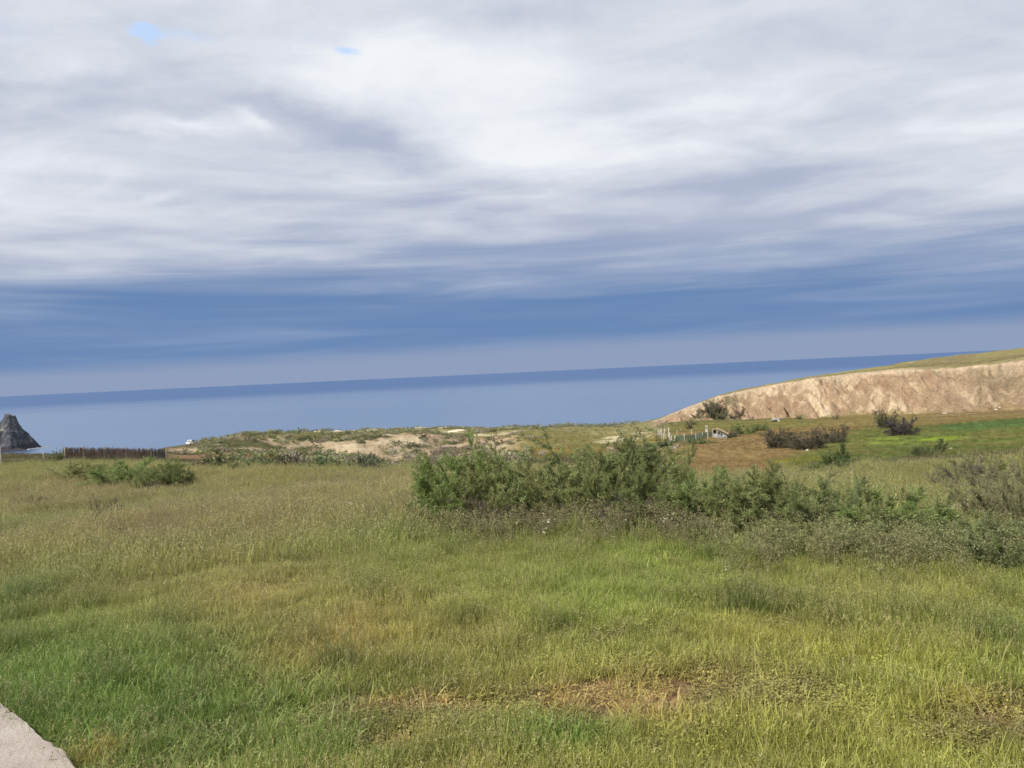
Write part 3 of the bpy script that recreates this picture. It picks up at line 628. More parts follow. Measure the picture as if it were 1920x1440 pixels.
# colour of the sward from place to place (world patches found by sighting the photograph)
PATCH = []
def patch(px, py, rx, ry, col, k):
    a = ground_at(px, py); b = ground_at(px, max(py - ry, 880)); d = math.hypot(a[0], a[1])
    PATCH.append((a[0], a[1], rx * d / F, max(math.hypot(b[0], b[1]) - d, 0.15), np.array(col), k))
LUSH = (0.048, 0.118, 0.024); LIME = (0.150, 0.188, 0.055); STRAW = (0.235, 0.200, 0.085); RUST = (0.245, 0.155, 0.085); DULL = (0.155, 0.168, 0.075); GREYB = (0.185, 0.165, 0.100)
for p in [(150, 1290, 330, 120, LUSH, .95), (420, 1340, 300, 110, LUSH, .8), (60, 1230, 260, 60, LUSH, .8), (640, 1400, 200, 60, (0.09, .16, .045), .7), (1080, 1390, 130, 55, LUSH, .75), (30, 1130, 70, 18, LUSH, .9), (60, 985, 90, 20, (0.10, .17, .045), .8),
          (700, 1020, 130, 24, (0.12, .19, .055), .8), (330, 1040, 200, 24, (.125, .185, .055), .6), (860, 1090, 260, 40, LIME, .7), (250, 1160, 260, 30, (.14, .18, .05), .6), (1100, 1130, 300, 50, LIME, .6), (130, 1060, 160, 22, LIME, .5),
          (620, 1215, 110, 45, RUST, .55), (720, 1180, 240, 60, STRAW, .6), (480, 1130, 150, 40, STRAW, .5), (1250, 1300, 210, 42, (.235, .185, .085), .75), (780, 1335, 110, 14, RUST, .9), (1060, 1330, 70, 26, RUST, .8), (1220, 1345, 80, 24, RUST, .7),
          (1500, 1340, 130, 40, STRAW, .5), (1450, 1200, 260, 50, (.22, .21, .07), .6), (1700, 1120, 260, 40, (.19, .19, .07), .6), (1860, 1335, 110, 24, RUST, .6), (1800, 1400, 260, 60, (.21, .20, .06), .6), (1300, 1420, 260, 40, (.20, .21, .06), .6), (180, 1430, 40, 10, (.22, .17, .05), .7),
          (750, 1400, 60, 10, RUST, .6), (1700, 1250, 160, 40, (.20, .20, .055), .5), (950, 1050, 170, 16, (.15, .18, .05), .5), (1550, 1060, 300, 24, (.16, .16, .06), .5), (450, 900, 220, 12, (.17, .17, .055), .8), (1780, 1210, 80, 20, (.13, .12, .055), .6),
          (200, 950, 55, 20, (.10, .09, .05), .8), (1400, 1140, 70, 14, (.11, .12, .05), .7), (100, 930, 300, 40, GREYB, .75), (420, 960, 260, 30, GREYB, .8), (330, 990, 140, 18, (.17, .135, .07), .6), (720, 930, 200, 45, (.20, .17, .095), .7)]: patch(*p)
def sward(x, y):
    d = np.hypot(x, y); n = fbm(x / 1.6, y / 1.6, 4, 51); n2 = fbm(x / 5, y / 5, 3, 52)
    c = lerp(np.tile(LIME, (len(x), 1)), [0.13, 0.165, 0.05], sst(n, .35, .62))
    c = lerp(c, STRAW, sst(n2, .48, .68) * .6)
    far = sst(d + 5 * (n2 - .5), 9.5, 15); c = lerp(c, lerp(np.tile(DULL, (len(x), 1)), (0.155, 0.160, 0.065), sst(n, .4, .6)), far * .85)
    for ax, ay, sx, sy, col, k in PATCH:
        g = np.exp(-(((x - ax) / sx) ** 2 + ((y - ay) / sy) ** 2)) * k; g = np.clip(g * (0.35 + 1.3 * n), 0, 1); c = lerp(c, col, g)
    return c * (0.78 + 0.5 * fbm(x / .28, y / .28, 3, 53))[:, None] * (1.55 + 0.75 * rng.rand(len(x), 1)) * np.array([1.10, 1.03, 0.80])
def pstr(px, py, rx, ry):  # soft membership of a world patch sighted in the photograph
    a = ground_at(px, py); b = ground_at(px, max(py - ry, 870)); d = math.hypot(a[0], a[1]); sx = rx * d / F; sy = max(math.hypot(b[0], b[1]) - d, .15)
    return lambda x, y: np.exp(-(((x - a[0]) / sx) ** 2 + ((y - a[1]) / sy) ** 2))
low_m = [pstr(1250, 1305, 200, 45), pstr(780, 1335, 110, 16), pstr(1060, 1330, 80, 24), pstr(1500, 1310, 110, 40), pstr(1220, 1345, 80, 24), pstr(750, 1400, 60, 14), pstr(1860, 1340, 110, 30), pstr(860, 1350, 200, 24)]
lush_m = [pstr(150, 1290, 300, 110), pstr(420, 1350, 260, 100), pstr(1080, 1390, 130, 50)]
def member(ms, x, y): return np.clip(sum(m(x, y) for m in ms), 0, 1)
def edge_dist(x, y):  # meadow edge on each bearing
    return np.interp(np.arctan2(x, y), _az, _D[:, 7])
def put(name, pr, x, y, s, tint, tint2=None, tilt=0.18, sink=0.0, zs=None):
    n = len(x); z = land(x, y) - sink
    rot = np.stack([rng.randn(n) * tilt, rng.randn(n) * tilt, rng.rand(n) * 6.283], 1)
    sc = np.stack([s, s, s if zs is None else zs], 1)
    return scatter(name, pr, np.stack([x, y, z], 1), rot, sc, tint, tint2)
def pale(t, k=0.5, c=(0.33, 0.27, 0.16)): return lerp(t, c, np.full(len(t), k))

# short fine grass near the photographer
x, y = sector(57000, 2.6, 13, -58, 60); lo = member(low_m, x, y); lu = member(lush_m, x, y); so = np.clip(sum(np.exp(-(((x - a_) / w_) ** 2 + ((y - b_) / h_) ** 2)) for a_, b_, w_, h_ in SOIL) * 2.2, 0, 1); keep = ~in_slab(x, y) & (rng.rand(len(x)) > np.maximum(lo * 0.93, so * .95))
hn = fbm(x / 1.1, y / 1.1, 3, 55); x, y, lu, hn = x[keep], y[keep], lu[keep], hn[keep]
t = sward(x, y); put('grass', P_LAWN, x, y, (0.25 + 1.2 * hn) * (0.55 + 0.9 * fbm(x / .3, y / .3, 2, 54)) * rng.uniform(.8, 1.25, len(x)), t, pale(t))
# taller seeding grass in drifts
x, y = sector(24000, 3.4, 24, -50, 56); m = sst(fbm(x / 2.2, y / 2.2, 4, 56), .42, .62) * (1 - member(lush_m, x, y) * .85) * (1 - member(low_m, x, y)); keep = ~in_slab(x, y) & (rng.rand(len(x)) < m + .08)
x, y = x[keep], y[keep]; t = sward(x, y); put('seeding_grass', P_TALL, x, y, rng.uniform(.65, 1.15, len(x)) * (0.75 + .5 * fbm(x / .8, y / .8, 2, 57)), t, pale(t, .6))
# broad leaved herbs in the lush corner and here and there
x, y = sector(13000, 2.8, 10, -58, 60); m = member(lush_m, x, y) + .05; keep = ~in_slab(x, y) & (rng.rand(len(x)) < m); x, y = x[keep], y[keep]
t = sward(x, y) * .95; put('herbs', P_BROAD, x, y, rng.uniform(.6, 1.2, len(x)), t)
# low creeping cover on the thin reddish ground
x, y = sector(46000, 3, 12); m = member(low_m, x, y); so = np.clip(sum(np.exp(-(((x - a_) / w_) ** 2 + ((y - b_) / h_) ** 2)) for a_, b_, w_, h_ in SOIL) * 2.2, 0, 1); keep = ~in_slab(x, y) & (rng.rand(len(x)) < (m * 1.1 + .04) * (1 - .9 * so)); x, y = x[keep], y[keep]
t = sward(x, y); nn = fbm(x / .35, y / .35, 3, 58); t = lerp(t, (0.27, .225, .09), sst(nn, .42, .6) * .8); put('ground_cover', P_MAT, x, y, rng.uniform(.6, 1.3, len(x)), t, tilt=.1)
# dark tussocks and long dry straws that break up the sward
tc = [(30, 1130), (60, 1128), (1400, 1145), (1430, 1150), (1035, 1175), (1850, 1205), (1880, 1212), (205, 1290), (640, 1260), (330, 1180), (1500, 1150), (700, 1110), (1700, 1160), (1570, 1180), (870, 1170)]
tx, ty = sector(70, 5, 17); tp = np.vstack([np.array([ground_at(*p)[:2] for p in tc]), np.stack([tx, ty], 1)]); n_ = 12
tp = np.repeat(tp, n_, 0) + rng.randn(len(tp) * n_, 2) * (.10, .12); x, y = tp[:, 0], tp[:, 1]; keep = ~in_slab(x, y); x, y = x[keep], y[keep]
t = lerp(sward(x, y), (.10, .15, .045), np.full(len(x), .5)); put('tussocks', P_TALL, x, y, rng.uniform(.9, 1.35, len(x)), t, pale(t, .4))
P_STRAW = proto('p_straw', [blades_mesh('straw_%d' % i, 4, .14, .22, .48, .0045, 1.5, 4, [GRASS, SEED], seed=160 + i, droop=1.0, head=(.5, .06, .008, 8)) for i in range(4)])
x, y = sector(3600, 3.5, 17, -52, 58); keep = ~in_slab(x, y) & (rng.rand(len(x)) < .25 + .75 * sst(fbm(x / 1.8, y / 1.8, 3, 66), .45, .6)); x, y = x[keep], y[keep]; t = np.tile((.36, .31, .15), (len(x), 1)) * rng.uniform(.7, 1.2, (len(x), 1))
put('dry_straws', P_STRAW, x, y, rng.uniform(.7, 1.15, len(x)), t, pale(t, .4, (.42, .36, .22)), tilt=.3)
# middle and far meadow
x, y = sector(70000, 10.5, 62, -44, 48); keep = (np.hypot(x, y) < edge_dist(x, y) + 2.5) & (rng.rand(len(x)) < np.clip(22 / np.hypot(x, y), .3, 1)) & (np.exp(-(((x - SOIL[-1][0]) / SOIL[-1][2]) ** 2 + ((y - SOIL[-1][1]) / SOIL[-1][3]) ** 2)) < .45 + .4 * rng.rand(len(x))); x, y = x[keep], y[keep]; d = np.hypot(x, y)
t = sward(x, y); put('meadow_grass', P_FAR, x, y, rng.uniform(.5, 1.05, len(x)) * (.35 + 1.3 * fbm(x / 1.5, y / 1.5, 4, 59)), t, pale(t, .55, (.33, .29, .18)))
# stalky seeding weeds in the brownish band
x, y = sector(12500, 8.0, 34, -44, 48); m = sst(fbm(x / 3, y / 2, 4, 61), .44, .60) * sst(np.hypot(x, y), 8.5, 12); keep = (np.hypot(x, y) < edge_dist(x, y)) & (rng.rand(len(x)) < m); x, y = x[keep], y[keep]
t = lerp(sward(x, y), (.21, .19, .105), np.full(len(x), .5)); put('weeds', P_WEED, x, y, rng.uniform(.45, .9, len(x)), t, pale(t, .55, (.36, .29, .21)))
# grey leaved weeds standing before the bushes
sil = [pstr(900, 985, 100, 25), pstr(1010, 992, 140, 14), pstr(1180, 992, 140, 12), pstr(1480, 1020, 130, 30), pstr(1620, 1045, 170, 22), pstr(1800, 1060, 170, 22), pstr(1350, 1005, 120, 14)]
x, y = sector(14000, 8, 15, -14, 38); keep = rng.rand(len(x)) < member(sil, x, y) * np.where(x > 2.6, .15, .28); x, y = x[keep], y[keep]
t = np.tile((.14, .145, .06), (len(x), 1)) * rng.uniform(.7, 1.2, (len(x), 1)); g = sst(fbm(x / 1.5, y / 1.5, 3, 62), .4, .6)
put('grey_weeds', P_SILV, x, y, rng.uniform(.35, .75, len(x)), t * 1.3, lerp(np.tile((.285, .285, .135), (len(x), 1)), (.27, .235, .135), g))
# daisies
da = [pstr(1180, 985, 120, 8), pstr(1110, 1012, 60, 5), pstr(1300, 1005, 180, 9), pstr(1400, 1000, 60, 10), pstr(1060, 1000, 50, 5)]
x, y = sector(9000, 8, 14, -8, 26); keep = rng.rand(len(x)) < member(da, x, y) * .10; x, y = x[keep], y[keep]
xa, ya = np.array([ground_at(*p)[:2] for p in ((1360, 1112), (652, 972))]).T; x = np.concatenate([x, xa]); y = np.concatenate([y, ya])
put('daisies', P_DAISY, x, y, rng.uniform(.5, .85, len(x)), np.tile((.1, .13, .05), (len(x), 1)))
# short growth on the fields and slopes beyond, its colour that of the land it grows on
x, y = sector(70000, 26, 262, -40, 42); z, X_, d, zo, tt = land(x, y, True)
gc = ground_colour(x, y, z, X_, d, zo, tt); keep = (d > edge_dist(x, y) - 2) & (d < 258) & ~((zo == 9) & (X_ > 1215)); bare = gc[:, 0] > .30
keep &= ~(bare & (rng.rand(len(x)) < .85)); keep &= ~((X_ > 300) & (X_ < 560) & (d > 74) & (d < 114)); keep &= rng.rand(len(x)) < np.clip(160 / d, .45, 1)
x, y, gc, d = x[keep], y[keep], gc[keep], d[keep]
put('field_grass', P_FAR, x, y, rng.uniform(.5, 1.0, len(x)) * (.8 + .004 * d), gc * 1.12 * rng.uniform(.85, 1.15, (len(x), 1)), pale(gc, .35, (.34, .28, .18)), zs=rng.uniform(.35, .8, len(x)))
x, y = sector(26000, 40, 240, -34, 12); z, X_, d, zo, tt = land(x, y, True); m = sst(fbm(x / 8, y / 8, 4, 64), .44, .58) * sst(X_, 340, 420) * (1 - sst(X_, 930, 1030) * .93)
keep = (d > edge_dist(x, y) + 1) & (rng.rand(len(x)) < m * .40) & ~((X_ < 570) & (d > 72) & (d < 116)); x, y, d = x[keep], y[keep], d[keep]; k = rng.rand(len(x))
t = np.where(k[:, None] < .4, (.145, .165, .065), np.where(k[:, None] < .75, (.21, .205, .09), (.28, .24, .18))) * rng.uniform(.95, 1.55, (len(x), 1))
put('low_scrub', P_SCRUB, x, y, rng.uniform(.6, 1.6, len(x)), t, sink=.05)
# ------------------------------------------------------------------ concrete edge by the photographer
def mat_concrete():
    m, q, b = mat_base('rough_concrete', 0.9, 0.2)
    g = q.n('ShaderNodeTexCoord').outputs['Object']
    n = q.noise(g, 3.0, 8, 0.65)['Fac']; n2 = q.noise(g, 40.0, 4, 0.6)['Fac']
    c = q.ramp(n, [(0.3, (0.285, 0.242, 0.205)), (0.55, (0.365, 0.315, 0.27)), (0.75, (0.42, 0.37, 0.325))])
    c = q.mix(q.ss(n2, 0.60, 0.72), c, (0.20, 0.155, 0.125)); c = q.mix(q.math('MULTIPLY', q.ss(q.noise(g, 0.9, 6, 0.7)['Fac'], 0.5, 0.7), 0.5), c, (0.27, 0.215, 0.17)); q.L.new(c, b.inputs['Base Color'])
    bp = q.n('ShaderNodeBump'); bp.inputs['Strength'].default_value = 0.7; bp.inputs['Distance'].default_value = 0.02
    q.L.new(q.math('ADD', n, q.math('MULTIPLY', n2, 0.9)), bp.inputs['Height']); q.L.new(bp.outputs[0], b.inputs['Normal'])
    return m
CONC = mat_concrete()
def slab():
    rr = np.random.RandomState(3); pts = []
    for i in range(len(EDGE) - 1):
        n = max(2, int(np.linalg.norm(EDGE[i + 1] - EDGE[i]) / .06))
        for k in range(n):
            p = EDGE[i] * (1 - k / n) + EDGE[i + 1] * (k / n); nr = p - np.array([-6.5, -.5]); pts.append(p + nr / np.linalg.norm(nr) * (rr.randn() * .005 + (.012) * (vnoise(k * .35 + 7 * i, 0.0, 5) - .5)))
    pts.append(EDGE[-1]); rim = np.array(pts); back = SLAB[len(EDGE):]
    outer = np.vstack([rim, [[-1.2, -3.0], [-20, -3.0]]]); n = len(outer); hub = np.array([-6.5, -0.5])
    inn = outer + (hub - outer) / np.linalg.norm(hub - outer, axis=1)[:, None] * .012
    V = [(*p, -.4) for p in outer] + [(*p, .07 + rr.randn() * .003) for p in outer] + [(*p, .085) for p in inn] + [(*hub, .085)]
    f = [(k * n + i, k * n + (i + 1) % n, (k + 1) * n + (i + 1) % n, (k + 1) * n + i)[::-1] for k in range(2) for i in range(n)] + [(2 * n + i, 2 * n + (i + 1) % n, 3 * n)[::-1] for i in range(n)]
    me = new_mesh('pavement', V, faces=f, mats=[CONC]); return tag(obj('pavement', me), kind='structure')
slab()

# ------------------------------------------------------------------ shrubs
LEAF = mat_leaf('shrub_leaf', None, 0.30, 0.55, 0.38, 0.25)
TWIG = mat_plain('grey_twig', (0.145, 0.115, 0.09), 0.3, 8, 0.9, 0.2)
TWIGD = mat_plain('dark_twig', (0.085, 0.066, 0.056), 0.3, 8, 0.9, 0.2)
def shrub_meshes(name, seed, stems=10, twigs=16, needles=60, nlen=0.055, nwid=0.0085, width=1.3, lean=(0.0, 0.0), tilt=(8, 62), dense_from=0.12, twig_mat=None, wispy=0.45, tlen=(0.16, 0.34), low=0.0):
    """unit shrub 1 high: a crown of fine leaf sprays and the branching stems they hang on"""
    r = np.random.RandomState(seed); P = []; Dv = []; Ln = []; Wd = []; Vr = []; mb = MB()
    for s in range(stems):
        az = 6.283 * (s + r.rand()) / stems; tl = R(r.uniform(*tilt)); b0 = np.array([math.cos(az), math.sin(az), 0]) * r.uniform(0.0, 0.16) * width
        out = np.array([math.cos(az), math.sin(az), 0.0]); dirv = out * math.sin(tl) + np.array([lean[0], lean[1], math.cos(tl)]); dirv /= np.linalg.norm(dirv)
        L = min(1.0 / max(dirv[2], .2), (width * 0.5) / max(np.hypot(dirv[0], dirv[1]), .05)) * r.uniform(.72, 1.02)
        pts = [b0 - np.array([0, 0, 0.06])]; d = dirv.copy(); n = 7
        for k in range(n):
            d = d + r.randn(3) * 0.13 + np.array([lean[0], lean[1], 0.05]) * .2; d /= np.linalg.norm(d); pts.append(pts[-1] + d * L / n)
        mb.tube(pts, [0.014 * (1 - 0.85 * k / n) + .001 for k in range(n + 1)], 4)
        pts = np.array(pts)
        for t in range(twigs):
            u = dense_from + (1 - dense_from) * r.rand() ** 0.8 if r.rand() > low else r.uniform(.05, .4)
            i = min(int(u * n), n - 1); p = pts[i] + (pts[i + 1] - pts[i]) * (u * n - i); ax = pts[i + 1] - pts[i]; ax /= np.linalg.norm(ax)
            td = ax * 0.7 + r.randn(3) * 0.55 + out * 0.22 + np.array([lean[0], lean[1], 0.25]); td /= np.linalg.norm(td)
            tL = r.uniform(*tlen) * (1.15 - 0.5 * u); q = [p]; m = 4
            for k in range(m):
                td = td + r.randn(3) * 0.12 + np.array([lean[0] * .3, lean[1] * .3, -0.05 * k]); td /= np.linalg.norm(td); q.append(q[-1] + td * tL / m)
            mb.tube(q[::2], [.0032, .002, .0008], 3); q = np.array(q); va = r.uniform(0, .6)
            w = r.rand(needles) ** 0.8 * m * .9999; ii = w.astype(int); fr = (w - ii)[:, None]
            pp = q[ii] + (q[ii + 1] - q[ii]) * fr; tdv = (q[ii + 1] - q[ii]); tdv /= np.linalg.norm(tdv, axis=1)[:, None]
            dv = tdv + r.randn(needles, 3) * wispy; dv /= np.linalg.norm(dv, axis=1)[:, None]
            P.append(pp + r.randn(needles, 3) * 0.012); Dv.append(dv); Ln.append(nlen * r.uniform(.5, 1.35, needles)); Wd.append(np.full(needles, nwid) * r.uniform(.7, 1.3, needles)); Vr.append(np.clip(va + .4 * r.rand(needles), 0, 1))
    P = np.concatenate(P); Dv = np.concatenate(Dv); Ln = np.concatenate(Ln)[:, None]; Wd = np.concatenate(Wd)[:, None]; Vr = np.concatenate(Vr)
    S = np.cross(Dv, r.randn(len(P), 3)); S /= np.linalg.norm(S, axis=1)[:, None] + 1e-9
    P[:, 2] = np.maximum(P[:, 2], 0.01); mid = P + Dv * Ln * .45
    V = np.stack([P, mid - S * Wd / 2, mid + S * Wd / 2, P + Dv * Ln], 1).reshape(-1, 3); b = np.arange(len(P))[:, None] * 4
    T = np.concatenate([b + [0, 1, 2], b + [1, 3, 2]], 1).reshape(-1, 3)
    cr = new_mesh(name + '_crown', V, tris=T, mats=[LEAF], attrs={'var': ('FACE', 'FLOAT', np.repeat(Vr, 2))})
    st = mb.mesh(name + '_stems', twig_mat or TWIG, True)
    zs = np.percentile(V[:, 2], 99.3); ws = (np.percentile(V[:, 0], 98.5) - np.percentile(V[:, 0], 1.5))
    return cr, st, zs, ws
S_TAM = [shrub_meshes('tamarisk', 200 + i, 21, 21, 94, .054, .0100, 1.6, (-0.14 + .04 * i, 0.0), (8, 74), .08, None, .62, (.20, .46), .3) for i in range(4)]
S_TALL = [shrub_meshes('tall_tamarisk', 220 + i, 7, 16, 80, .055, .009, .8, (-0.06, 0), (2, 30), .4) for i in range(2)]
S_DRY = [shrub_meshes('dry_shrub', 230 + i, 18, 20, 22, .042, .007, 1.7, (.05, 0), (5, 66), .1, TWIGD, .6) for i in range(2)]
S_GREY = [shrub_meshes('grey_shrub', 240 + i, 18, 20, 74, .05, .0095, 1.6, (.06, 0), (5, 66), .1, TWIG, .5) for i in range(2)]
S_ROUND = [shrub_meshes('round_shrub', 250 + i, 16, 18, 54, .05, .017, 1.7, (0, 0), (5, 74), .05, TWIGD, .8, (.12, .26), .3) for i in range(3)]
S_FAR = [shrub_meshes('far_shrub', 260 + i, 8, 8, 16, .15, .055, 1.9, (0, 0), (5, 78), .05, TWIGD, .9, (.12, .26), .3) for i in range(4)]
def shrub(kinds, px, py, w, h, tint, label, name='tamarisk_shrub', group=None, cat='shrub', d=None, i=None, parts=True, sink=0.03):
    """a shrub where the photograph shows its foot, of the size it has there"""
    base = ground_at(px, py) if d is None else at_dist(px, d); tint = tuple(c * (2.0 if kinds is S_FAR else 1.85 if kinds is S_ROUND else 1.45 if kinds is S_GREY or kinds is S_DRY else 1.65) for c in tint)
    dist = base[1]; k = kinds[rng.randint(len(kinds)) if i is None else i]
    H = h * dist / F; W = w * dist / F; sz = H / k[2]; sx = W / k[3]; rz = rng.uniform(-.5, .5) + (math.pi if rng.rand() < .3 else 0) - math.atan2(base[0], base[1])
    loc = (base[0], base[1], base[2] - sink * H)
    if parts:
        o = obj(name, None, loc=loc, rot=(0, 0, rz)); o.scale = (sx, sx, sz)
        c = obj('crown', k[0], o); c.color = (*tint, 1); obj('trunk', k[1], o)
    else:
        o = obj(name, k[0], loc=loc, rot=(0, 0, rz)); o.scale = (sx, sx, sz); o.color = (*tint, 1)
    return tag(o, label, cat, group)
G1 = (0.140, 0.160, 0.058); G2 = (0.178, 0.186, 0.072); G3 = (0.118, 0.138, 0.054); GB = (0.148, 0.186, 0.060); GG = (0.175, 0.170, 0.088); GD = (0.15, 0.125, 0.085); GP = (0.115, 0.092, 0.085)
CL = 'tamarisk shrubs growing along the meadow edge'
# the big clump in the middle
for a in [
    (S_TAM, 868, 990, 185, 148, GB, 'feathery green tamarisk with the plume top at the left end of the big clump'),
    (S_TAM, 958, 978, 170, 130, G2, 'low pale green tamarisk beside the plume-topped one in the big clump'),
    (S_TAM, 1045, 982, 220, 136, G1, 'wide dull green tamarisk in the heart of the big clump'),
    (S_TAM, 1128, 972, 185, 150, G3, 'tallest dark green tamarisk in the middle of the big clump'),
    (S_TALL, 1205, 962, 135, 140, G2, 'thin tamarisk with bare reddish stems showing between two tufts'),
    (S_TAM, 1262, 962, 112, 122, G2, 'round topped pale tamarisk standing against the brown ploughed field'),
    (S_TAM, 1318, 992, 160, 104, GB, 'low bright green tamarisk at the right end of the big clump'),
    (S_TAM, 922, 992, 160, 118, G2, 'broad olive tamarisk filling the clump right of the plume-topped one'),
    (S_TAM, 1085, 986, 160, 128, G2, 'soft olive tamarisk filling the clump left of the tallest one'),
    (S_TAM, 1175, 984, 140, 120, G1, 'dull tamarisk squeezed between the tallest one and the bare stemmed one'),
    (S_TAM, 1215, 992, 150, 88, G1, 'low tamarisk in front of the bare stemmed one'),
]: shrub(a[0], *a[1:6], a[6], group=CL)
shrub(S_DRY, 1165, 1000, 120, 72, GP, 'dead purplish grey twiggy shrub under the tallest tamarisk', 'dead_shrub')
shrub(S_DRY, 1268, 998, 110, 62, GP, 'dead grey twiggy shrub below the round topped tamarisk', 'dead_shrub')
shrub(S_GREY, 812, 972, 90, 76, (0.13, .115, .06), 'thin wispy olive shrub sticking out left of the big clump', 'wispy_shrub')
shrub(S_DRY, 905, 1008, 150, 80, (0.15, .125, .085), 'brown dry weed shrub in front of the left end of the clump', 'dry_shrub')
for a in [
    (S_TAM, 1385, 1000, 160, 110, G1, 'low dull tamarisk just right of the brown field corner'),
    (S_TALL, 1432, 995, 90, 128, G2, 'slender tamarisk with a dark tip rising over the right-hand thicket'),
    (S_TAM, 1496, 990, 120, 108, (.16, .165, .07), 'loose slender tamarisk with spread twigs right of the dark tipped one'),
    (S_TAM, 1560, 1010, 190, 100, G3, 'low dark tamarisk in the middle of the right-hand thicket'),
    (S_TAM, 1660, 1016, 200, 88, GB, 'bright green low tamarisk below the eroded bank'),
    (S_TAM, 1735, 1018, 120, 74, GB, 'bright green low tamarisk beside the pink boulder'),
    (S_TAM, 1340, 1002, 150, 96, G2, 'olive tamarisk at the near corner of the brown field'),
    (S_TAM, 1448, 1006, 170, 98, G1, 'dull tamarisk at the foot of the dark tipped slender one'),
    (S_TAM, 1608, 1014, 170, 92, G2, 'olive tamarisk left of the bright green ones under the bank'),
    (S_TAM, 1698, 1020, 170, 84, G1, 'dull tamarisk between the two bright green ones under the bank'),
    (S_TAM, 1490, 1034, 150, 58, G2, 'low olive tamarisk at the front of the right-hand thicket, left one'),
    (S_TAM, 1640, 1052, 160, 56, G1, 'low olive tamarisk at the front of the right-hand thicket, middle one'),
    (S_TAM, 1880, 1058, 190, 84, G3, 'dark low tamarisk at the right edge in front of the boulder'),
]: shrub(a[0], *a[1:6], a[6], group=CL)
shrub(S_TAM, 1880, 990, 150, 112, GG, 'grey green open shrub leaning over the pink boulder', 'grey_shrub')
shrub(S_TAM, 1925, 1010, 110, 140, GG, 'grey green shrub cut off by the right edge of the picture', 'grey_shrub')
shrub(S_DRY, 1830, 930, 150, 74, GP, 'dark purple brown leafless shrub on the bank above the boulder', 'leafless_shrub')
shrub(S_TAM, 1835, 915, 120, 60, G2, 'sparse green sprays behind the leafless shrub on the bank', 'sparse_shrub')
shrub(S_TALL, 1800, 958, 60, 40, G1, 'small green sprig at the foot of the leafless shrub', 'sparse_shrub')
shrub(S_DRY, 196, 978, 68, 46, (0.12, .105, .055), 'dark brown weed shrub alone in the brownish meadow', 'dry_shrub')
shrub(S_DRY, 60, 956, 60, 30, (0.14, .12, .075), 'small brown weed tuft near the left edge of the meadow', 'dry_shrub')
# left-hand shrubs in front of the reed fence
for a in [(165, 900, 110, 36, G2, 'pale green spreading shrub left in the row before the reed fence'), (232, 912, 130, 46, GB, 'bright green shrub in the middle of the row before the reed fence'),
          (305, 918, 100, 54, G1, 'green shrub at the right end of the row before the reed fence'), (338, 914, 40, 32, G3, 'small dark green shrub at the far end of the row before the reed fence')]:
    shrub(S_TAM, *a[:5], a[5], group='shrubs before the reed fence')
shrub(S_DRY, 293, 924, 36, 26, GP, 'small dead grey shrub at the foot of the row before the reed fence', 'dead_shrub')
shrub(S_ROUND, 112, 862, 18, 20, G3, 'dark green bush against the left end of the reed fence', 'round_bush')
# hedge along the far edge of the meadow
for a in [(402, 880, 44, 32, (.06, .075, .03), 'dark bush with a leafy top before the red field'), (372, 878, 40, 15, (.11, .08, .05), 'low reddish brown bush before the red field'), (448, 882, 60, 20, G3, 'low dark bush at the corner of the red field'),
          (505, 880, 60, 24, (.10, .11, .05), 'olive bush in the hedge right of the red field'), (543, 880, 46, 30, (.075, .068, .04), 'dark brown bush with a pointed top in the hedge'), (590, 882, 60, 22, (.08, .12, .045), 'fresh green bush in the middle of the hedge'),
          (640, 884, 56, 24, (.10, .115, .05), 'dull green bush beside the round grey one in the hedge'), (692, 885, 54, 36, (.09, .10, .065), 'round grey green bush at the end of the hedge by the bare path'),
          (475, 872, 40, 16, (.12, .11, .06), 'small brown bush above the hedge by the red field'), (612, 866, 70, 14, (.10, .11, .05), 'flat olive bush above the hedge on the slope')]:
    shrub(S_ROUND, *a[:5], a[5], 'hedge_bush', 'hedge bushes along the meadow edge', 'bush')
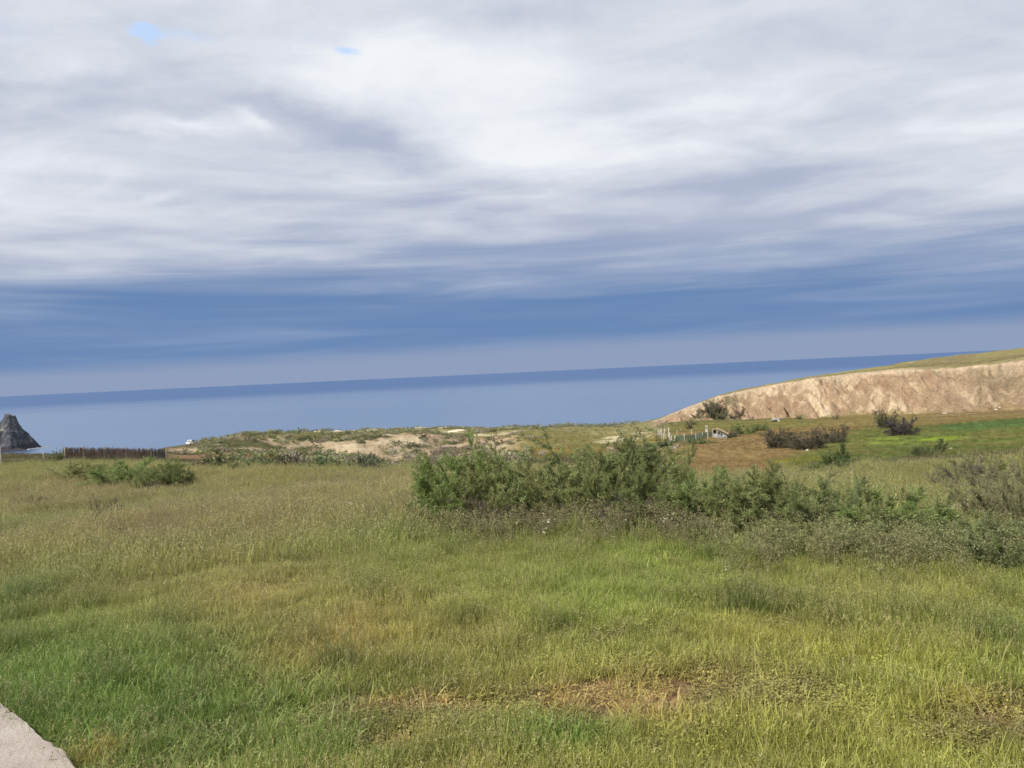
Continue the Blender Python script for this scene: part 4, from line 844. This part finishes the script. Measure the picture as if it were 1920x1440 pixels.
# right-hand fields
for a in [(S_TAM, 1462, 840, 68, 36, (.09, .082, .052), 'grey brown shrub at the left of the row on the ochre slope', 'field_shrub'), (S_TAM, 1520, 842, 70, 36, (.098, .088, .056), 'grey brown shrub in the middle of the row on the ochre slope', 'field_shrub'),
          (S_TAM, 1567, 830, 44, 34, (.11, .10, .062), 'grey shrub with spiky top at the right of the row on the ochre slope', 'field_shrub'), (S_TAM, 1664, 803, 40, 36, (.10, .10, .062), 'tall olive brown shrub standing under the bluff', 'field_shrub'),
          (S_TAM, 1692, 816, 54, 32, (.072, .062, .058), 'dark purplish shrub leaning right under the bluff', 'field_shrub'), (S_TAM, 1568, 884, 60, 34, (.075, .105, .035), 'dark green bush with a tall shoot on the bright grass', 'field_bush'),
          (S_TALL, 1582, 876, 28, 46, (.07, .10, .035), 'upright dark shoot behind the green bush on the bright grass', 'field_bush'), (S_TAM, 1525, 890, 50, 22, (.13, .15, .05), 'small yellowish bush left of the dark bush on the bright grass', 'field_bush'),
          (S_TAM, 1732, 856, 40, 20, (.10, .115, .05), 'sparse low shrub on the green slope under the dark leaning one', 'field_shrub'), (S_TALL, 1764, 852, 24, 30, (.08, .10, .045), 'thin upright shrub on the green slope', 'field_shrub'),
          (S_GREY, 1650, 876, 60, 18, (.11, .12, .055), 'thin low shrub on the olive slope above the thicket', 'field_shrub'), (S_ROUND, 1400, 814, 62, 22, (.12, .145, .05), 'pale green bush right of the little hut', 'field_bush'),
          (S_ROUND, 1372, 820, 34, 16, (.10, .105, .065), 'grey green bush against the right side of the little hut', 'field_bush'), (S_ROUND, 1424, 808, 34, 14, (.10, .12, .05), 'small green bush beside the pale bush near the hut', 'field_bush'),
          (S_DRY, 1568, 787, 17, 11, (.10, .075, .055), 'small dark brown shrub at the foot of the bluff', 'field_shrub'), (S_ROUND, 1293, 805, 14, 20, (.13, .10, .075), 'brown bush between the poles and the white mast', 'field_bush'),
          (S_ROUND, 1302, 797, 13, 8, (.09, .115, .045), 'small green bush on the ochre grass behind the fence', 'field_bush'), (S_ROUND, 1246, 838, 60, 16, (.085, .105, .045), 'dark green bush at the foot of the tall poles', 'field_bush'),
          (S_ROUND, 1310, 832, 56, 10, (.085, .12, .045), 'green bush under the netting of the small garden', 'field_bush'), (S_ROUND, 1335, 778, 40, 26, (.14, .13, .085), 'grey green bush on the end of the bluff', 'bluff_bush'),
          (S_ROUND, 1498, 786, 12, 9, (.11, .125, .06), 'small bush right of the tin shelter under the bluff', 'bluff_bush'), (S_FAR, 1390, 776, 26, 12, (.16, .115, .085), 'reddish brown bush low on the bluff face', 'bluff_bush'),
          (S_FAR, 1720, 905, 34, 12, (.13, .10, .05), 'flat brown weeds on the eroded bank', 'field_shrub')]:
    shrub(a[0], *a[1:6], a[6], a[7], cat='shrub' if 'shrub' in a[7] else 'bush')
# scrub on the plateau skyline and the bare slopes
PL = 'shrubs scattered over the bare slopes and the plateau'
def far_shrub(px, py, w, h, tint, lab): return shrub(S_FAR, px, py, w, h, tint, lab, 'slope_shrub', PL, parts=False, sink=.08)
far_shrub(395, 823, 24, 11, (.09, .13, .06), 'bushy green shrub on the skyline right of the white truck')
far_shrub(367, 836, 12, 11, (.05, .052, .045), 'black green shrub touching the white truck')
far_shrub(385, 851, 36, 11, (.17, .18, .035), 'yellow green flowering shrub above the red field')
far_shrub(557, 813, 28, 11, (.11, .14, .08), 'silvery green shrub highest on the left skyline')
far_shrub(413, 846, 30, 9, (.17, .11, .08), 'reddish shrub on the bare slope above the yellow one')
sk = np.random.RandomState(5)
for i in range(46):   # skyline
    px = 400 + 560 * sk.rand(); d = sk.uniform(178, 232); b = at_dist(px, d)
    if sk.rand() < .2: px = 970 + 180 * sk.rand(); d = sk.uniform(215, 242)
    j = sk.randint(4); t = ((.10, .12, .055), (.13, .14, .085), (.15, .15, .10), (.085, .10, .045))[j]
    shrub(S_FAR, px, 0, sk.uniform(10, 30), sk.uniform(4, 8.5), t, ('green', 'grey green', 'pale silvery', 'dark green')[j] + ' rounded shrub on the plateau ' + ('above the red field' if px < 560 else 'left of the tallest tamarisk, near the skyline' if px < 960 else 'behind the ochre grass'), 'plateau_shrub', PL, d=d, parts=False, sink=.1)
for i in range(24):
    px = 985 + 205 * sk.rand(); shrub(S_FAR, px, 0, sk.uniform(14, 34), sk.uniform(5, 9), ((.15, .155, .11), (.17, .17, .12))[sk.randint(2)], 'silvery shrub in the row along the skyline before the sea', 'skyline_shrub', 'silvery shrubs along the skyline', d=sk.uniform(222, 244), parts=False, sink=.1)
for i in range(58):   # slopes
    px = 340 + 660 * sk.rand(); d = sk.uniform(112, 172)
    j = sk.randint(4); t = ((.09, .10, .045), (.13, .12, .075), (.165, .14, .105), (.075, .085, .04))[j]; wd = sk.uniform(12, 36)
    shrub(S_FAR, px, 0, wd, sk.uniform(5, 13), t, ('wide ' if wd > 25 else 'small ') + ('green', 'olive brown', 'dry grey brown', 'dark green')[j] + ' shrub on the bare slope ' + ('above the red field' if px < 570 else 'behind the hedge' if px < 730 else 'by the gully'), 'slope_shrub', PL, d=d, parts=False, sink=.1)
for px, py, w in ((1306, 782, 18), (1318, 776, 22), (1328, 783, 24), (1345, 770, 24), (1352, 783, 26), (1362, 776, 18), (1374, 784, 20), (1338, 764, 16), (1386, 785, 14), (1408, 788, 16)):
    shrub(S_FAR, px, py, w, w * .42, ((.085, .08, .05), (.10, .09, .065))[px % 2], 'grey green scrub bush on the left end of the bluff', 'bluff_scrub', 'scrub on the end of the bluff', parts=False, sink=.1)
for i in range(16):
    px = 790 + 130 * sk.rand(); shrub(S_FAR, px, 0, sk.uniform(26, 50), sk.uniform(9, 18), (.175, .145, .115), 'grey brown dry shrub in the mass filling the gully', 'gully_shrub', 'dry shrubs in the gully', d=sk.uniform(112, 150), parts=False, sink=.1)

# ------------------------------------------------------------------ sea stack and surf
def sea_stack():
    n1, n2 = 180, 150; V = []; c = at_dist(22, 687); cx0, cy0 = c[0], c[1]
    ux = np.linspace(-92, 34, n1); uy = np.linspace(-52, 52, n2); X, Y = np.meshgrid(ux, uy, indexing='ij')
    prof = np.interp(X, [-75, -58, -40, -24, -12, -7, -3, 0, 2.5, 5, 7.5, 10, 13, 17, 21, 23.5, 27], [-4, 4, 13, 18.5, 21.5, 22, 25.3, 26.3, 25.8, 23.8, 19.5, 15.5, 11.5, 7.8, 3.6, 0.8, -4])
    prof = prof + np.maximum(prof, 0) ** .6 * .35 * (3.0 * (fbm(X / 5.5, X * 0 + 3, 3, 75) - .5) + .5 * (vnoise(X / 1.7, X * 0, 76) - .5))
    w = 9 + 0.75 * np.maximum(prof, 0); fall = np.abs(Y) / w
    z = np.where(prof < 0, prof, prof * np.clip(1 - fall ** 1.5, -.25, 1))
    shelf = 4.2 * np.clip(1 - np.abs((Y + 22 + X * .10) / 11), 0, 1) ** .5 * sst(-X, -16, -4) * (1 - sst(-X, 55, 70)); z = np.maximum(z, shelf - .8)
    z = z + (np.maximum(z, 0) / 26) ** .5 * (6.5 * (ridge(X / 8 + Y / 30, Y / 9, 4, 71) - .66) + 4.5 * (fbm(X / 2.6, Y / 2.6, 4, 72) - .5)) * (1 - .45 * np.exp(-(Y / 3) ** 2))
    z = np.where(z < -.6, z - 2.5, z)
    idx = np.arange(n1 * n2).reshape(n1, n2); q = np.stack([idx[:-1, :-1], idx[1:, :-1], idx[1:, 1:], idx[:-1, 1:]], -1).reshape(-1, 4)
    X, Y, z = X * .82, Y * .95, z * 1.0; a = _az_of(22); ca, sa = math.cos(-a), math.sin(-a)
    V = np.stack([X * ca - Y * sa, X * sa + Y * ca, z], -1).reshape(-1, 3)
    m, k, b = mat_base('dark_rock', 0.9, 0.2); g = k.n('ShaderNodeTexCoord').outputs['Object']; nz = k.noise(k.vmath('MULTIPLY', g, (1.0, 1.0, .6)), .26, 8, .7)['Fac']; n2_ = k.noise(k.vmath('MULTIPLY', g, (.5, .5, 1.6)), .28, 5, .6)['Fac']
    col = k.ramp(nz, [(.36, (.034, .039, .050)), (.5, (.070, .074, .086)), (.64, (.135, .132, .135))]); sp = k.n('ShaderNodeSeparateXYZ'); k.L.new(g, sp.inputs[0])
    col = k.mix(k.math('MULTIPLY', k.ss(n2_, .54, .66), .6), col, (.30, .275, .23)); col = k.mix(k.ss(k.math('ADD', sp.outputs[2], k.math('MULTIPLY', nz, 3.0)), 5.8, 4.4), col, (.045, .042, .052)); k.L.new(col, b.inputs['Base Color'])
    bp = k.n('ShaderNodeBump'); bp.inputs['Strength'].default_value = .8; bp.inputs['Distance'].default_value = 1.0; k.L.new(k.noise(g, .7, 6, .65)['Fac'], bp.inputs['Height']); k.L.new(bp.outputs[0], b.inputs['Normal'])
    o = obj('sea_rock', new_mesh('sea_rock', V, tris=q, mats=[m], smooth=True), loc=(cx0, cy0, SEA_Z)); tag(o, 'dark grey pointed rock rising from the sea', 'sea rock')
    # surf along the waterline
    fm, k, b = mat_base('surf_foam', .7, .3); b.inputs['Base Color'].default_value = (.75, .76, .78, 1)
    mb = MB(); rr = np.random.RandomState(9)
    line = [(-58, -14), (-40, -20), (-25, -24), (-12, -27), (-2, -29.5), (6, -27), (11, -21), (15, -18), (19, -14.5), (23, -11), (27, -7), (32, -4)]
    for i in range(len(line) - 1):
        for j in range(24):
            t = rr.rand(); p = np.array(line[i]) * (1 - t) + np.array(line[i + 1]) * t + rr.randn(2) * (.9, .8); p = p * (.82, .95); s = rr.uniform(.3, 1.15)
            w_ = p[0] * ca - p[1] * sa, p[0] * sa + p[1] * ca; n = 7; h = rr.uniform(.1, .55)
            ring = [(w_[0] + s * 1.5 * math.cos(6.283 * e / n) * rr.uniform(.6, 1.2), w_[1] + s * math.sin(6.283 * e / n) * rr.uniform(.6, 1.2), .03) for e in range(n)]
            mb.add(ring + [(w_[0], w_[1], h)], [(e, (e + 1) % n, n) for e in range(n)])
    tag(mb.build('surf', fm, loc=(cx0, cy0, SEA_Z)), kind='stuff')
sea_stack()

# ------------------------------------------------------------------ reed fence and posts on the left
REED = mat_plain('dry_reed', (0.25, 0.18, 0.13), 0.35, 3.0, .85, .1); WOODP = mat_plain('pale_wood', (.48, .42, .33), .2, 4, .8, .1); WHITEP = mat_plain('white_post_paint', (.62, .60, .55), .12, 4, .7, .1); NETD = mat_plain('dark_netting', (.12, .115, .11), .3, 8, .8, .1)
def reed_fence():
    a = at_dist(120, 71); b = at_dist(284, 72.5); e = at_dist(314, 74); rr = np.random.RandomState(4)
    root = tag(obj('reed_fence', None, loc=tuple(a)), 'brown reed fence at the far left edge of the meadow', 'fence')
    m1 = MB(); m2 = MB()
    def run(mb, p, q, n, h, r0):
        for i in range(n):
            t = (i + rr.uniform(-.4, .4)) / n; x = p[:2] + (q[:2] - p[:2]) * t; z = float(land(x[:1], x[1:])[0]); hh = h * rr.uniform(.78, 1.08) + (0.12 if rr.rand() < .05 else 0); r_ = r0 * rr.uniform(.6, 1.3)
            o = np.array([x[0], x[1] + rr.uniform(-.05, .05), z - .1]) - a; tp = o + np.array([rr.randn() * .05, rr.randn() * .04, hh + .1]); mb.tube([o, (o + tp) / 2 + rr.randn(3) * .012, tp], [r_, r_, r_ * .6], 4)
    run(m1, a, b, 640, .86, .026); run(m2, b, e, 90, .88, .018)
    tag(m1.build('reed_screen', REED, root), kind='stuff'); tag(m2.build('wire_screen', NETD, root), kind='stuff')
    for i, (p, q) in enumerate(((a, b), (a, b), (b, e))):
        h = (.35, .8, .8)[i]; mb = MB(); n = 10
        mb.tube([p + (q - p) * k / n - a + np.array([0, -.05, h]) for k in range(n + 1)], .012, 4); mb.build('rail', REED, root)
    for t in (0, .22, .45, .7, 1.0, 1.19):
        p = a + (b - a) * t; mb = MB(); mb.tube([(0, 0, -.2), (.01, 0, .7), (.02, 0, 1.08)], [.035, .033, .03], 6); mb.build('post', WOODP, root, loc=tuple(np.array([p[0], p[1] - .07, float(land(p[:1], p[1:2])[0])]) - a))
reed_fence()
def post(px, py_b, hpx, rad, mat, name, label, cat='post', group=None, lean=(0, 0), d=None, curve=0.0):
    b = ground_at(px, py_b) if d is None else at_dist(px, d); dist = b[1]; H = hpx * dist / F; mb = MB()
    pts = [(0, 0, -.25), (lean[0] * .4 + curve, lean[1] * .4, H * .4), (lean[0] * .75 + curve, lean[1] * .7, H * .75), (lean[0], lean[1], H)]
    mb.tube(pts, [rad, rad, rad * .92, rad * .8], 7); return tag(mb.build(name, mat, loc=tuple(b), smooth=True), label, cat, group)
post(2, 870, 32, .055, WHITEP, 'fence_post', 'thick white post cut off by the left edge of the picture', lean=(-.03, 0))
post(82, 864, 15, .035, WOODP, 'fence_post', 'thin pale post between the white post and the reed fence')
post(122, 862, 22, .03, WOODP, 'fence_post', 'thin pale stake at the left end of the reed fence', lean=(.02, 0))

# ------------------------------------------------------------------ white truck on the skyline track
def truck():
    b = at_dist(358, 176); o = tag(obj('pickup_truck', None, loc=tuple(b), rot=(0, 0, R(232) - _az_of(358))), 'small white pickup truck on the sandy track', 'truck'); o.scale = (.8, .8, .8)
    paint = mat_plain('white_car_paint', (.78, .78, .76), .04, 3, .35, .02, .5); glass = mat_plain('car_glass', (.05, .065, .08), .2, 3, .15, .02, .6); tyre = mat_plain('tyre_rubber', (.03, .03, .03), .2, 9, .9, .1); dark = mat_plain('dark_load', (.035, .037, .035), .3, 5, .9, .3)
    def sect(name, pts, w, mat):   # side outline extruded across the width
        n = len(pts); V = [(x, -w / 2, z) for x, z in pts] + [(x, w / 2, z) for x, z in pts]
        f = [tuple(range(n)), tuple(range(n, 2 * n))[::-1]] + [(i, n + i, n + (i + 1) % n, (i + 1) % n) for i in range(n)]
        return obj(name, new_mesh(name, V, faces=f, mats=[mat]), o)
    sect('body', [(-1.0, .35), (1.0, .35), (1.06, .55), (1.02, .82), (.5, .9), (-1.0, .9)], 1.35, paint)
    sect('cab', [(-.42, .902), (.52, .902), (.28, 1.36), (.18, 1.42), (-.36, 1.42), (-.42, 1.36)], 1.24, paint)
    sect('windscreen', [(.515, .93), (.535, .93), (.305, 1.34), (.285, 1.34)], 1.08, glass)
    for s in (-1, 1):
        w = MB(); w.box((-.03, s * .622, 1.15), (.56, .012, .30)); w.build('side_window', glass, o)
        for x in (-.66, .66):
            t = MB(); t.tube([(x, s * .56, .26), (x, s * .70, .26)], .26, 12); t.build('wheel', tyre, o)
        h = MB(); h.box((1.045, s * .45, .68), (.03, .2, .12)); h.build('headlight', glass, o)
    l = MB(); l.box((-.78, 0, 1.1), (.5, 1.2, .38), jit=.05); l.build('load', dark, o)
truck()

# ------------------------------------------------------------------ poles, netting, mast and hut in the fields
PG = 'tall leaning pale poles by the small garden'
pl = np.random.RandomState(12); pole_names = iter(('first', 'second', 'third', 'fourth', 'fifth, tall,', 'sixth, tallest,', 'seventh', 'eighth', 'ninth and last'))
for px, py, h, ln in ((1234, 822, 17, .15), (1237.5, 823, 16, .10), (1240.5, 824, 20, .05), (1245, 827, 16, -.05), (1249, 829, 25, -.12), (1255, 830, 28, .03), (1258, 831, 20, -.1), (1260.5, 832, 15, -.05), (1264, 832, 15, .18)):
    post(px, py, h, .045 + .012 * pl.rand(), WHITEP, 'garden_pole', next(pole_names) + ' pole from the left in the leaning pale cluster by the garden', 'pole', PG, (ln, 0), curve=-.04)
stake_names = iter(('thin pale stake nearest the tall poles', 'tall thin pale stake before the netting', 'thin pale stake behind the netting', 'thin pale stake before the mast', 'short thin pale stake left of the mast', 'thin pale stake closest to the mast', 'tiny far stake in the ochre grass'))
FP = 'thin pale stakes of the garden fence'
for px, py, h in ((1270, 819, 13), (1284, 829, 16), (1297, 820, 15), (1305, 826, 13), (1309, 820, 8), (1317, 822, 11), (1276, 808, 5)):
    post(px, py, h, .035, WHITEP, 'garden_stake', next(stake_names) + ', in the small garden', 'stake', FP, (pl.randn() * .04, 0))
def netting():
    pts = [(1266, 829), (1284, 828), (1304, 825), (1318, 821), (1340, 818)]; P = [ground_at(*p) for p in pts]; a = P[0]
    m, q, b = mat_base('green_netting', .8, .2); b.inputs['Base Color'].default_value = (.12, .20, .14, 1)
    root = tag(obj('garden_netting', None, loc=tuple(a)), 'low green netting stretched between the thin stakes', 'netting')
    mb = MB(); H = .78
    for i in range(len(P) - 1):
        p, q_ = P[i] - a, P[i + 1] - a
        for k in range(14):
            h = .04 + H * k / 14; mb.tube([p + (0, 0, h), (p + q_) / 2 + np.array([0, 0, h - .03]), q_ + (0, 0, h)], .020, 3)
        for k in range(22):
            u = k / 22; o = p + (q_ - p) * u; mb.tube([o, o + np.array([0, 0, H])], .014, 3)
    tag(mb.build('net', m, root), kind='stuff')
netting()
def hut():
    b = ground_at(1352, 823); k = b[1] / F; o = tag(obj('hut', None, loc=tuple(b), rot=(0, 0, -_az_of(1352))), 'little grey white hut with a steep thatched roof', 'hut')
    wall = mat_plain('whitewashed_wall', (.33, .32, .32), .3, 3, .9, .3); pale = mat_plain('pale_thatch', (.40, .31, .20), .3, 9, .95, .5); dk = mat_plain('dark_inside', (.05, .042, .04), .2, 5, .95, .1); wh = mat_plain('white_board', (.50, .50, .47), .1, 5, .7, .1)
    W = 17 * k; Hl, Hr = 18 * k, 9 * k
    mb = MB(); x0, x1 = -6 * k, 11 * k; D = 14 * k
    mb.add([(x0, 0, -.2), (x1, 0, -.2), (x1, 0, Hr), (x0, 0, Hl), (x0, D, -.2), (x1, D, -.2), (x1, D, Hr), (x0, D, Hl)], [(0, 1, 2, 3), (5, 4, 7, 6), (4, 0, 3, 7), (1, 5, 6, 2), (3, 2, 6, 7), (1, 0, 4, 5)]); mb.build('wall', wall, o)
    r = MB(); e = 1.6 * k; t = 2.2 * k; sl = (Hl - Hr) / (x1 - x0)
    r.add([(x0 - e, -e * 2, Hl + e * sl + .01), (x1 + e * 2, -e * 2, Hr - 2 * e * sl + .01), (x1 + e * 2, D + e, Hr - 2 * e * sl + .01), (x0 - e, D + e, Hl + e * sl + .01), (x0 - e, -e * 2, Hl + e * sl + t), (x1 + e * 2, -e * 2, Hr - 2 * e * sl + t), (x1 + e * 2, D + e, Hr - 2 * e * sl + t), (x0 - e, D + e, Hl + e * sl + t)],
          [(0, 3, 2, 1), (4, 5, 6, 7), (0, 1, 5, 4), (1, 2, 6, 5), (2, 3, 7, 6), (3, 0, 4, 7)]); r.build('roof', pale, o)
    for i, (cx, cz, w, h) in enumerate(((-3.5 * k, 11 * k, 3.2 * k, 4.5 * k), (1 * k, 9 * k, 1.6 * k, 6 * k))):
        w_ = MB(); w_.box((cx, -.012, cz), (w, .03, h)); w_.build('window', dk, o)  # panels on the wall, the unlit room behind put into their dark colour
    bd = MB(); bd.box((5.5 * k, -.05, 5.2 * k), (3.4 * k, .06, 4.4 * k)); bd.build('white_board', wh, o)
    # lean-to at the left
    p = ground_at(1341, 821); o2 = tag(obj('lean_to', None, loc=tuple(p), rot=(0, 0, -_az_of(1341))), 'low white walled lean-to touching the left side of the hut', 'lean-to'); m = MB(); m.box((-.2 * k, 3 * k, 3.8 * k), (8 * k, 6 * k, 8 * k)); m.build('wall', wh, o2)
    m = MB(); m.box((-.5 * k, 3 * k, 16.2 * k), (9.5 * k, 8 * k, 1.0 * k)); m.build('roof', pale, o2); m = MB(); m.box((0, 4 * k, 11.7 * k), (5.5 * k, 4 * k, 7.9 * k)); m.build('inside', dk, o2)  # the inside is a solid block, its shade put into the dark colour
    for s in (-4.2, 3.8):
        m = MB(); m.tube([(s * k, -.3 * k, -.2), (s * k, -.3 * k, 15.7 * k)], .5 * k, 6); m.build('post', WHITEP, o2)
hut()
def mast():
    b = ground_at(1327.5, 822); k = b[1] / F; o = tag(obj('white_mast', None, loc=tuple(b), rot=(0, 0, -_az_of(1327))), 'white mast with a box on top beside the hut', 'mast')
    m = MB(); m.tube([(0, 0, -.3), (0, 0, 12 * k)], .7 * k, 8); m.build('pole', WHITEP, o)
    m = MB(); m.box((-2 * k, 0, 14.0 * k), (4.2 * k, 3 * k, 4.6 * k)); m.build('box', WHITEP, o)
    for s in (-3.4, -.6):
        m = MB(); m.box((s * k, 0, 19.3 * k), (.9 * k, .9 * k, 5.8 * k)); m.build('leg', WHITEP, o)
    m = MB(); m.box((-2 * k, 0, 23 * k), (5 * k, 3.4 * k, 1.4 * k)); m.build('cap', WHITEP, o)
mast()
def shelter():
    b = ground_at(1455, 791); k = b[1] / F; o = tag(obj('tin_shelter', None, loc=tuple(b), rot=(0, 0, -_az_of(1455))), 'low tin roofed shelter with a pale end under the bluff', 'shelter')
    tin = mat_plain('grey_tin', (.26, .26, .28), .2, 5, .5, .1); dk = mat_plain('shade_green', (.06, .06, .03), .2, 5, .9, .1); wh = mat_plain('pale_end', (.66, .62, .52), .1, 5, .8, .1)
    m = MB(); m.add([(-10 * k, 0, 2.0 * k), (7 * k, 0, 5 * k), (10 * k, 8 * k, 5.4 * k), (-6 * k, 9 * k, 4 * k), (-10 * k, 0, 2.6 * k), (7 * k, 0, 5.6 * k), (10 * k, 8 * k, 6.6 * k), (-6 * k, 9 * k, 5.2 * k)], [(0, 3, 2, 1), (4, 5, 6, 7), (0, 1, 5, 4), (1, 2, 6, 5), (2, 3, 7, 6), (3, 0, 4, 7)]); m.build('roof', tin, o)
    m = MB(); m.box((-2 * k, 4 * k, .9 * k), (11 * k, 5 * k, 3.0 * k)); m.build('wall', dk, o)  # wall in one even dark olive
    m = MB(); m.add([(2 * k, -.2 * k, 3.8 * k), (4 * k, -.2 * k, 4.4 * k), (8 * k, -.2 * k, .2 * k), (4.5 * k, -.2 * k, -.3 * k), (2 * k, .3 * k, 3.8 * k), (4 * k, .3 * k, 4.4 * k), (8 * k, .3 * k, .2 * k), (4.5 * k, .3 * k, -.3 * k)], [(0, 1, 2, 3), (7, 6, 5, 4), (0, 4, 5, 1), (1, 5, 6, 2), (2, 6, 7, 3), (3, 7, 4, 0)]); m.build('end_board', wh, o)
shelter()

# ------------------------------------------------------------------ stones
STONE = mat_plain('pale_stone', (.50, .44, .36), .25, 5, .9, .4); PINK = mat_plain('pink_grey_stone', (.34, .265, .23), .25, 5, .9, .5, bscale=14); WSTONE = mat_plain('white_stone', (.52, .48, .42), .15, 5, .85, .3); WALLST = mat_plain('grey_block', (.46, .43, .36), .25, 4, .9, .3)
import bmesh
def rock_mesh(seed, mat, sub=3):
    bm = bmesh.new(); bmesh.ops.create_icosphere(bm, subdivisions=sub, radius=1); r = np.random.RandomState(seed); off = r.rand(3) * 40
    for v in bm.verts:
        p = np.array(v.co); f = .72 + .55 * float(fbm(np.array([p[0] * 1.3 + off[0]]), np.array([p[1] * 1.3 + p[2] * 1.1 + off[1]]), 4, seed)[0]); q = p * f; q[2] = max(q[2], -.5) * .75; v.co = q
    me = bpy.data.meshes.new('stone'); bm.to_mesh(me); bm.free(); me.materials.append(mat); return me
def stone(px, py, w, h, mat, label, group=None, name='stone', seed=1, cat='stone', d=None):
    b = ground_at(px, py) if d is None else at_dist(px, d); k = b[1] / F; o = obj(name, rock_mesh(seed, mat), loc=(b[0], b[1], b[2] + h * k * .22), rot=(0, 0, seed * 1.7)); o.scale = (w * k / 1.9, w * k / 1.9, h * k / 1.35); return tag(o, label, cat, group)
stone(1803, 976, 48, 44, PINK, 'pinkish boulder half hidden by the grey green shrub', name='boulder', seed=3, cat='boulder')
for i, (px, py, w, h, lab) in enumerate([(1868, 770, 8, 5, 'white stone at the foot of the bluff near the right edge'), (1875, 767, 6, 4, 'small pale stone right behind the white one under the bluff'), (1514, 845, 7, 4, 'white stone on the bright grass above the dark bush'),
        (1783, 842, 8, 4, 'white stone on the green slope beside the thin shrub'), (1703, 918, 10, 6, 'pale stone sticking out of the eroded bank, upper one'), (1712, 925, 9, 7, 'pale stone sticking out of the eroded bank, lower one'), (1722, 915, 7, 5, 'small pale stone right of the others in the eroded bank'),
        (1399, 868, 5, 3, 'tiny pale stone at the border of the brown field'), (453, 852, 12, 3, 'flat white stone beyond the red field'), (342, 869, 6, 3, 'small white stone at the near corner of the red field'), (776, 881, 9, 3, 'small white stone on the olive slope of the gully'),
        (1772, 776, 12, 4, 'pale rubble heap under the bluff left of the white stone')]):
    stone(px, py, w * .75, h * .8, WSTONE if 'white' in lab else STONE, lab, seed=10 + i)
for i in range(9):   # pale outcrops on the plateau
    px, w = ((597, 14), (635, 16), (700, 22), (755, 26), (790, 28), (830, 26), (858, 34), (820, 16), (520, 20))[i]
    stone(px, 0, w, (5, 4, 5, 5, 6, 6, 7, 4, 4)[i], mat_plain('sand_rock', (.56, .47, .34), .15, 1.5, .95, .3) if i == 0 else bpy.data.materials['sand_rock'], ('small pale outcrop above the bare slope', 'flat pale outcrop beside the small one', 'pale outcrop in the middle of the plateau skyline', 'long white outcrop on the skyline behind the hedge end', 'long white outcrop on the skyline over the gully', 'white outcrop right of the two long ones', 'widest pale outcrop above the left end of the clump', 'pale outcrop below the skyline beside the widest one', 'pale outcrop on the skyline above the red field')[i], 'pale outcrops on the plateau', 'outcrop', 30 + i, 'outcrop', d=(200, 204, 212, 222, 226, 222, 196, 180, 203)[i])
def block_wall():
    for i, (px, py, w, h, lab) in enumerate(((1262, 842, 11, 6, 'grey stone block below the tall poles, the bigger one'), (1275, 837, 10, 4, 'grey stone block below the tall poles, the flatter one'))):
        b = ground_at(px, py); k = b[1] / F; m = MB(); m.box((0, 0, h * k / 2 - .03), (w * k, 5 * k, h * k), .1, .05, random.Random(i)); tag(m.build('stone_block', WALLST, loc=tuple(b), rot=(0, 0, -_az_of(px) + .2)), lab, 'block')
block_wall()
def driftwood():
    a = ground_at(806, 879); b = ground_at(822, 886); m = MB(); m.tube([(0, 0, .05), tuple((b - a) * .5 + (0, 0, .12)), tuple(b - a + (0, 0, .08))], [.05, .06, .045], 7); tag(m.build('fallen_pole', WOODP, loc=tuple(a)), 'pale pole lying on the gully slope left of the big clump', 'pole')
driftwood()
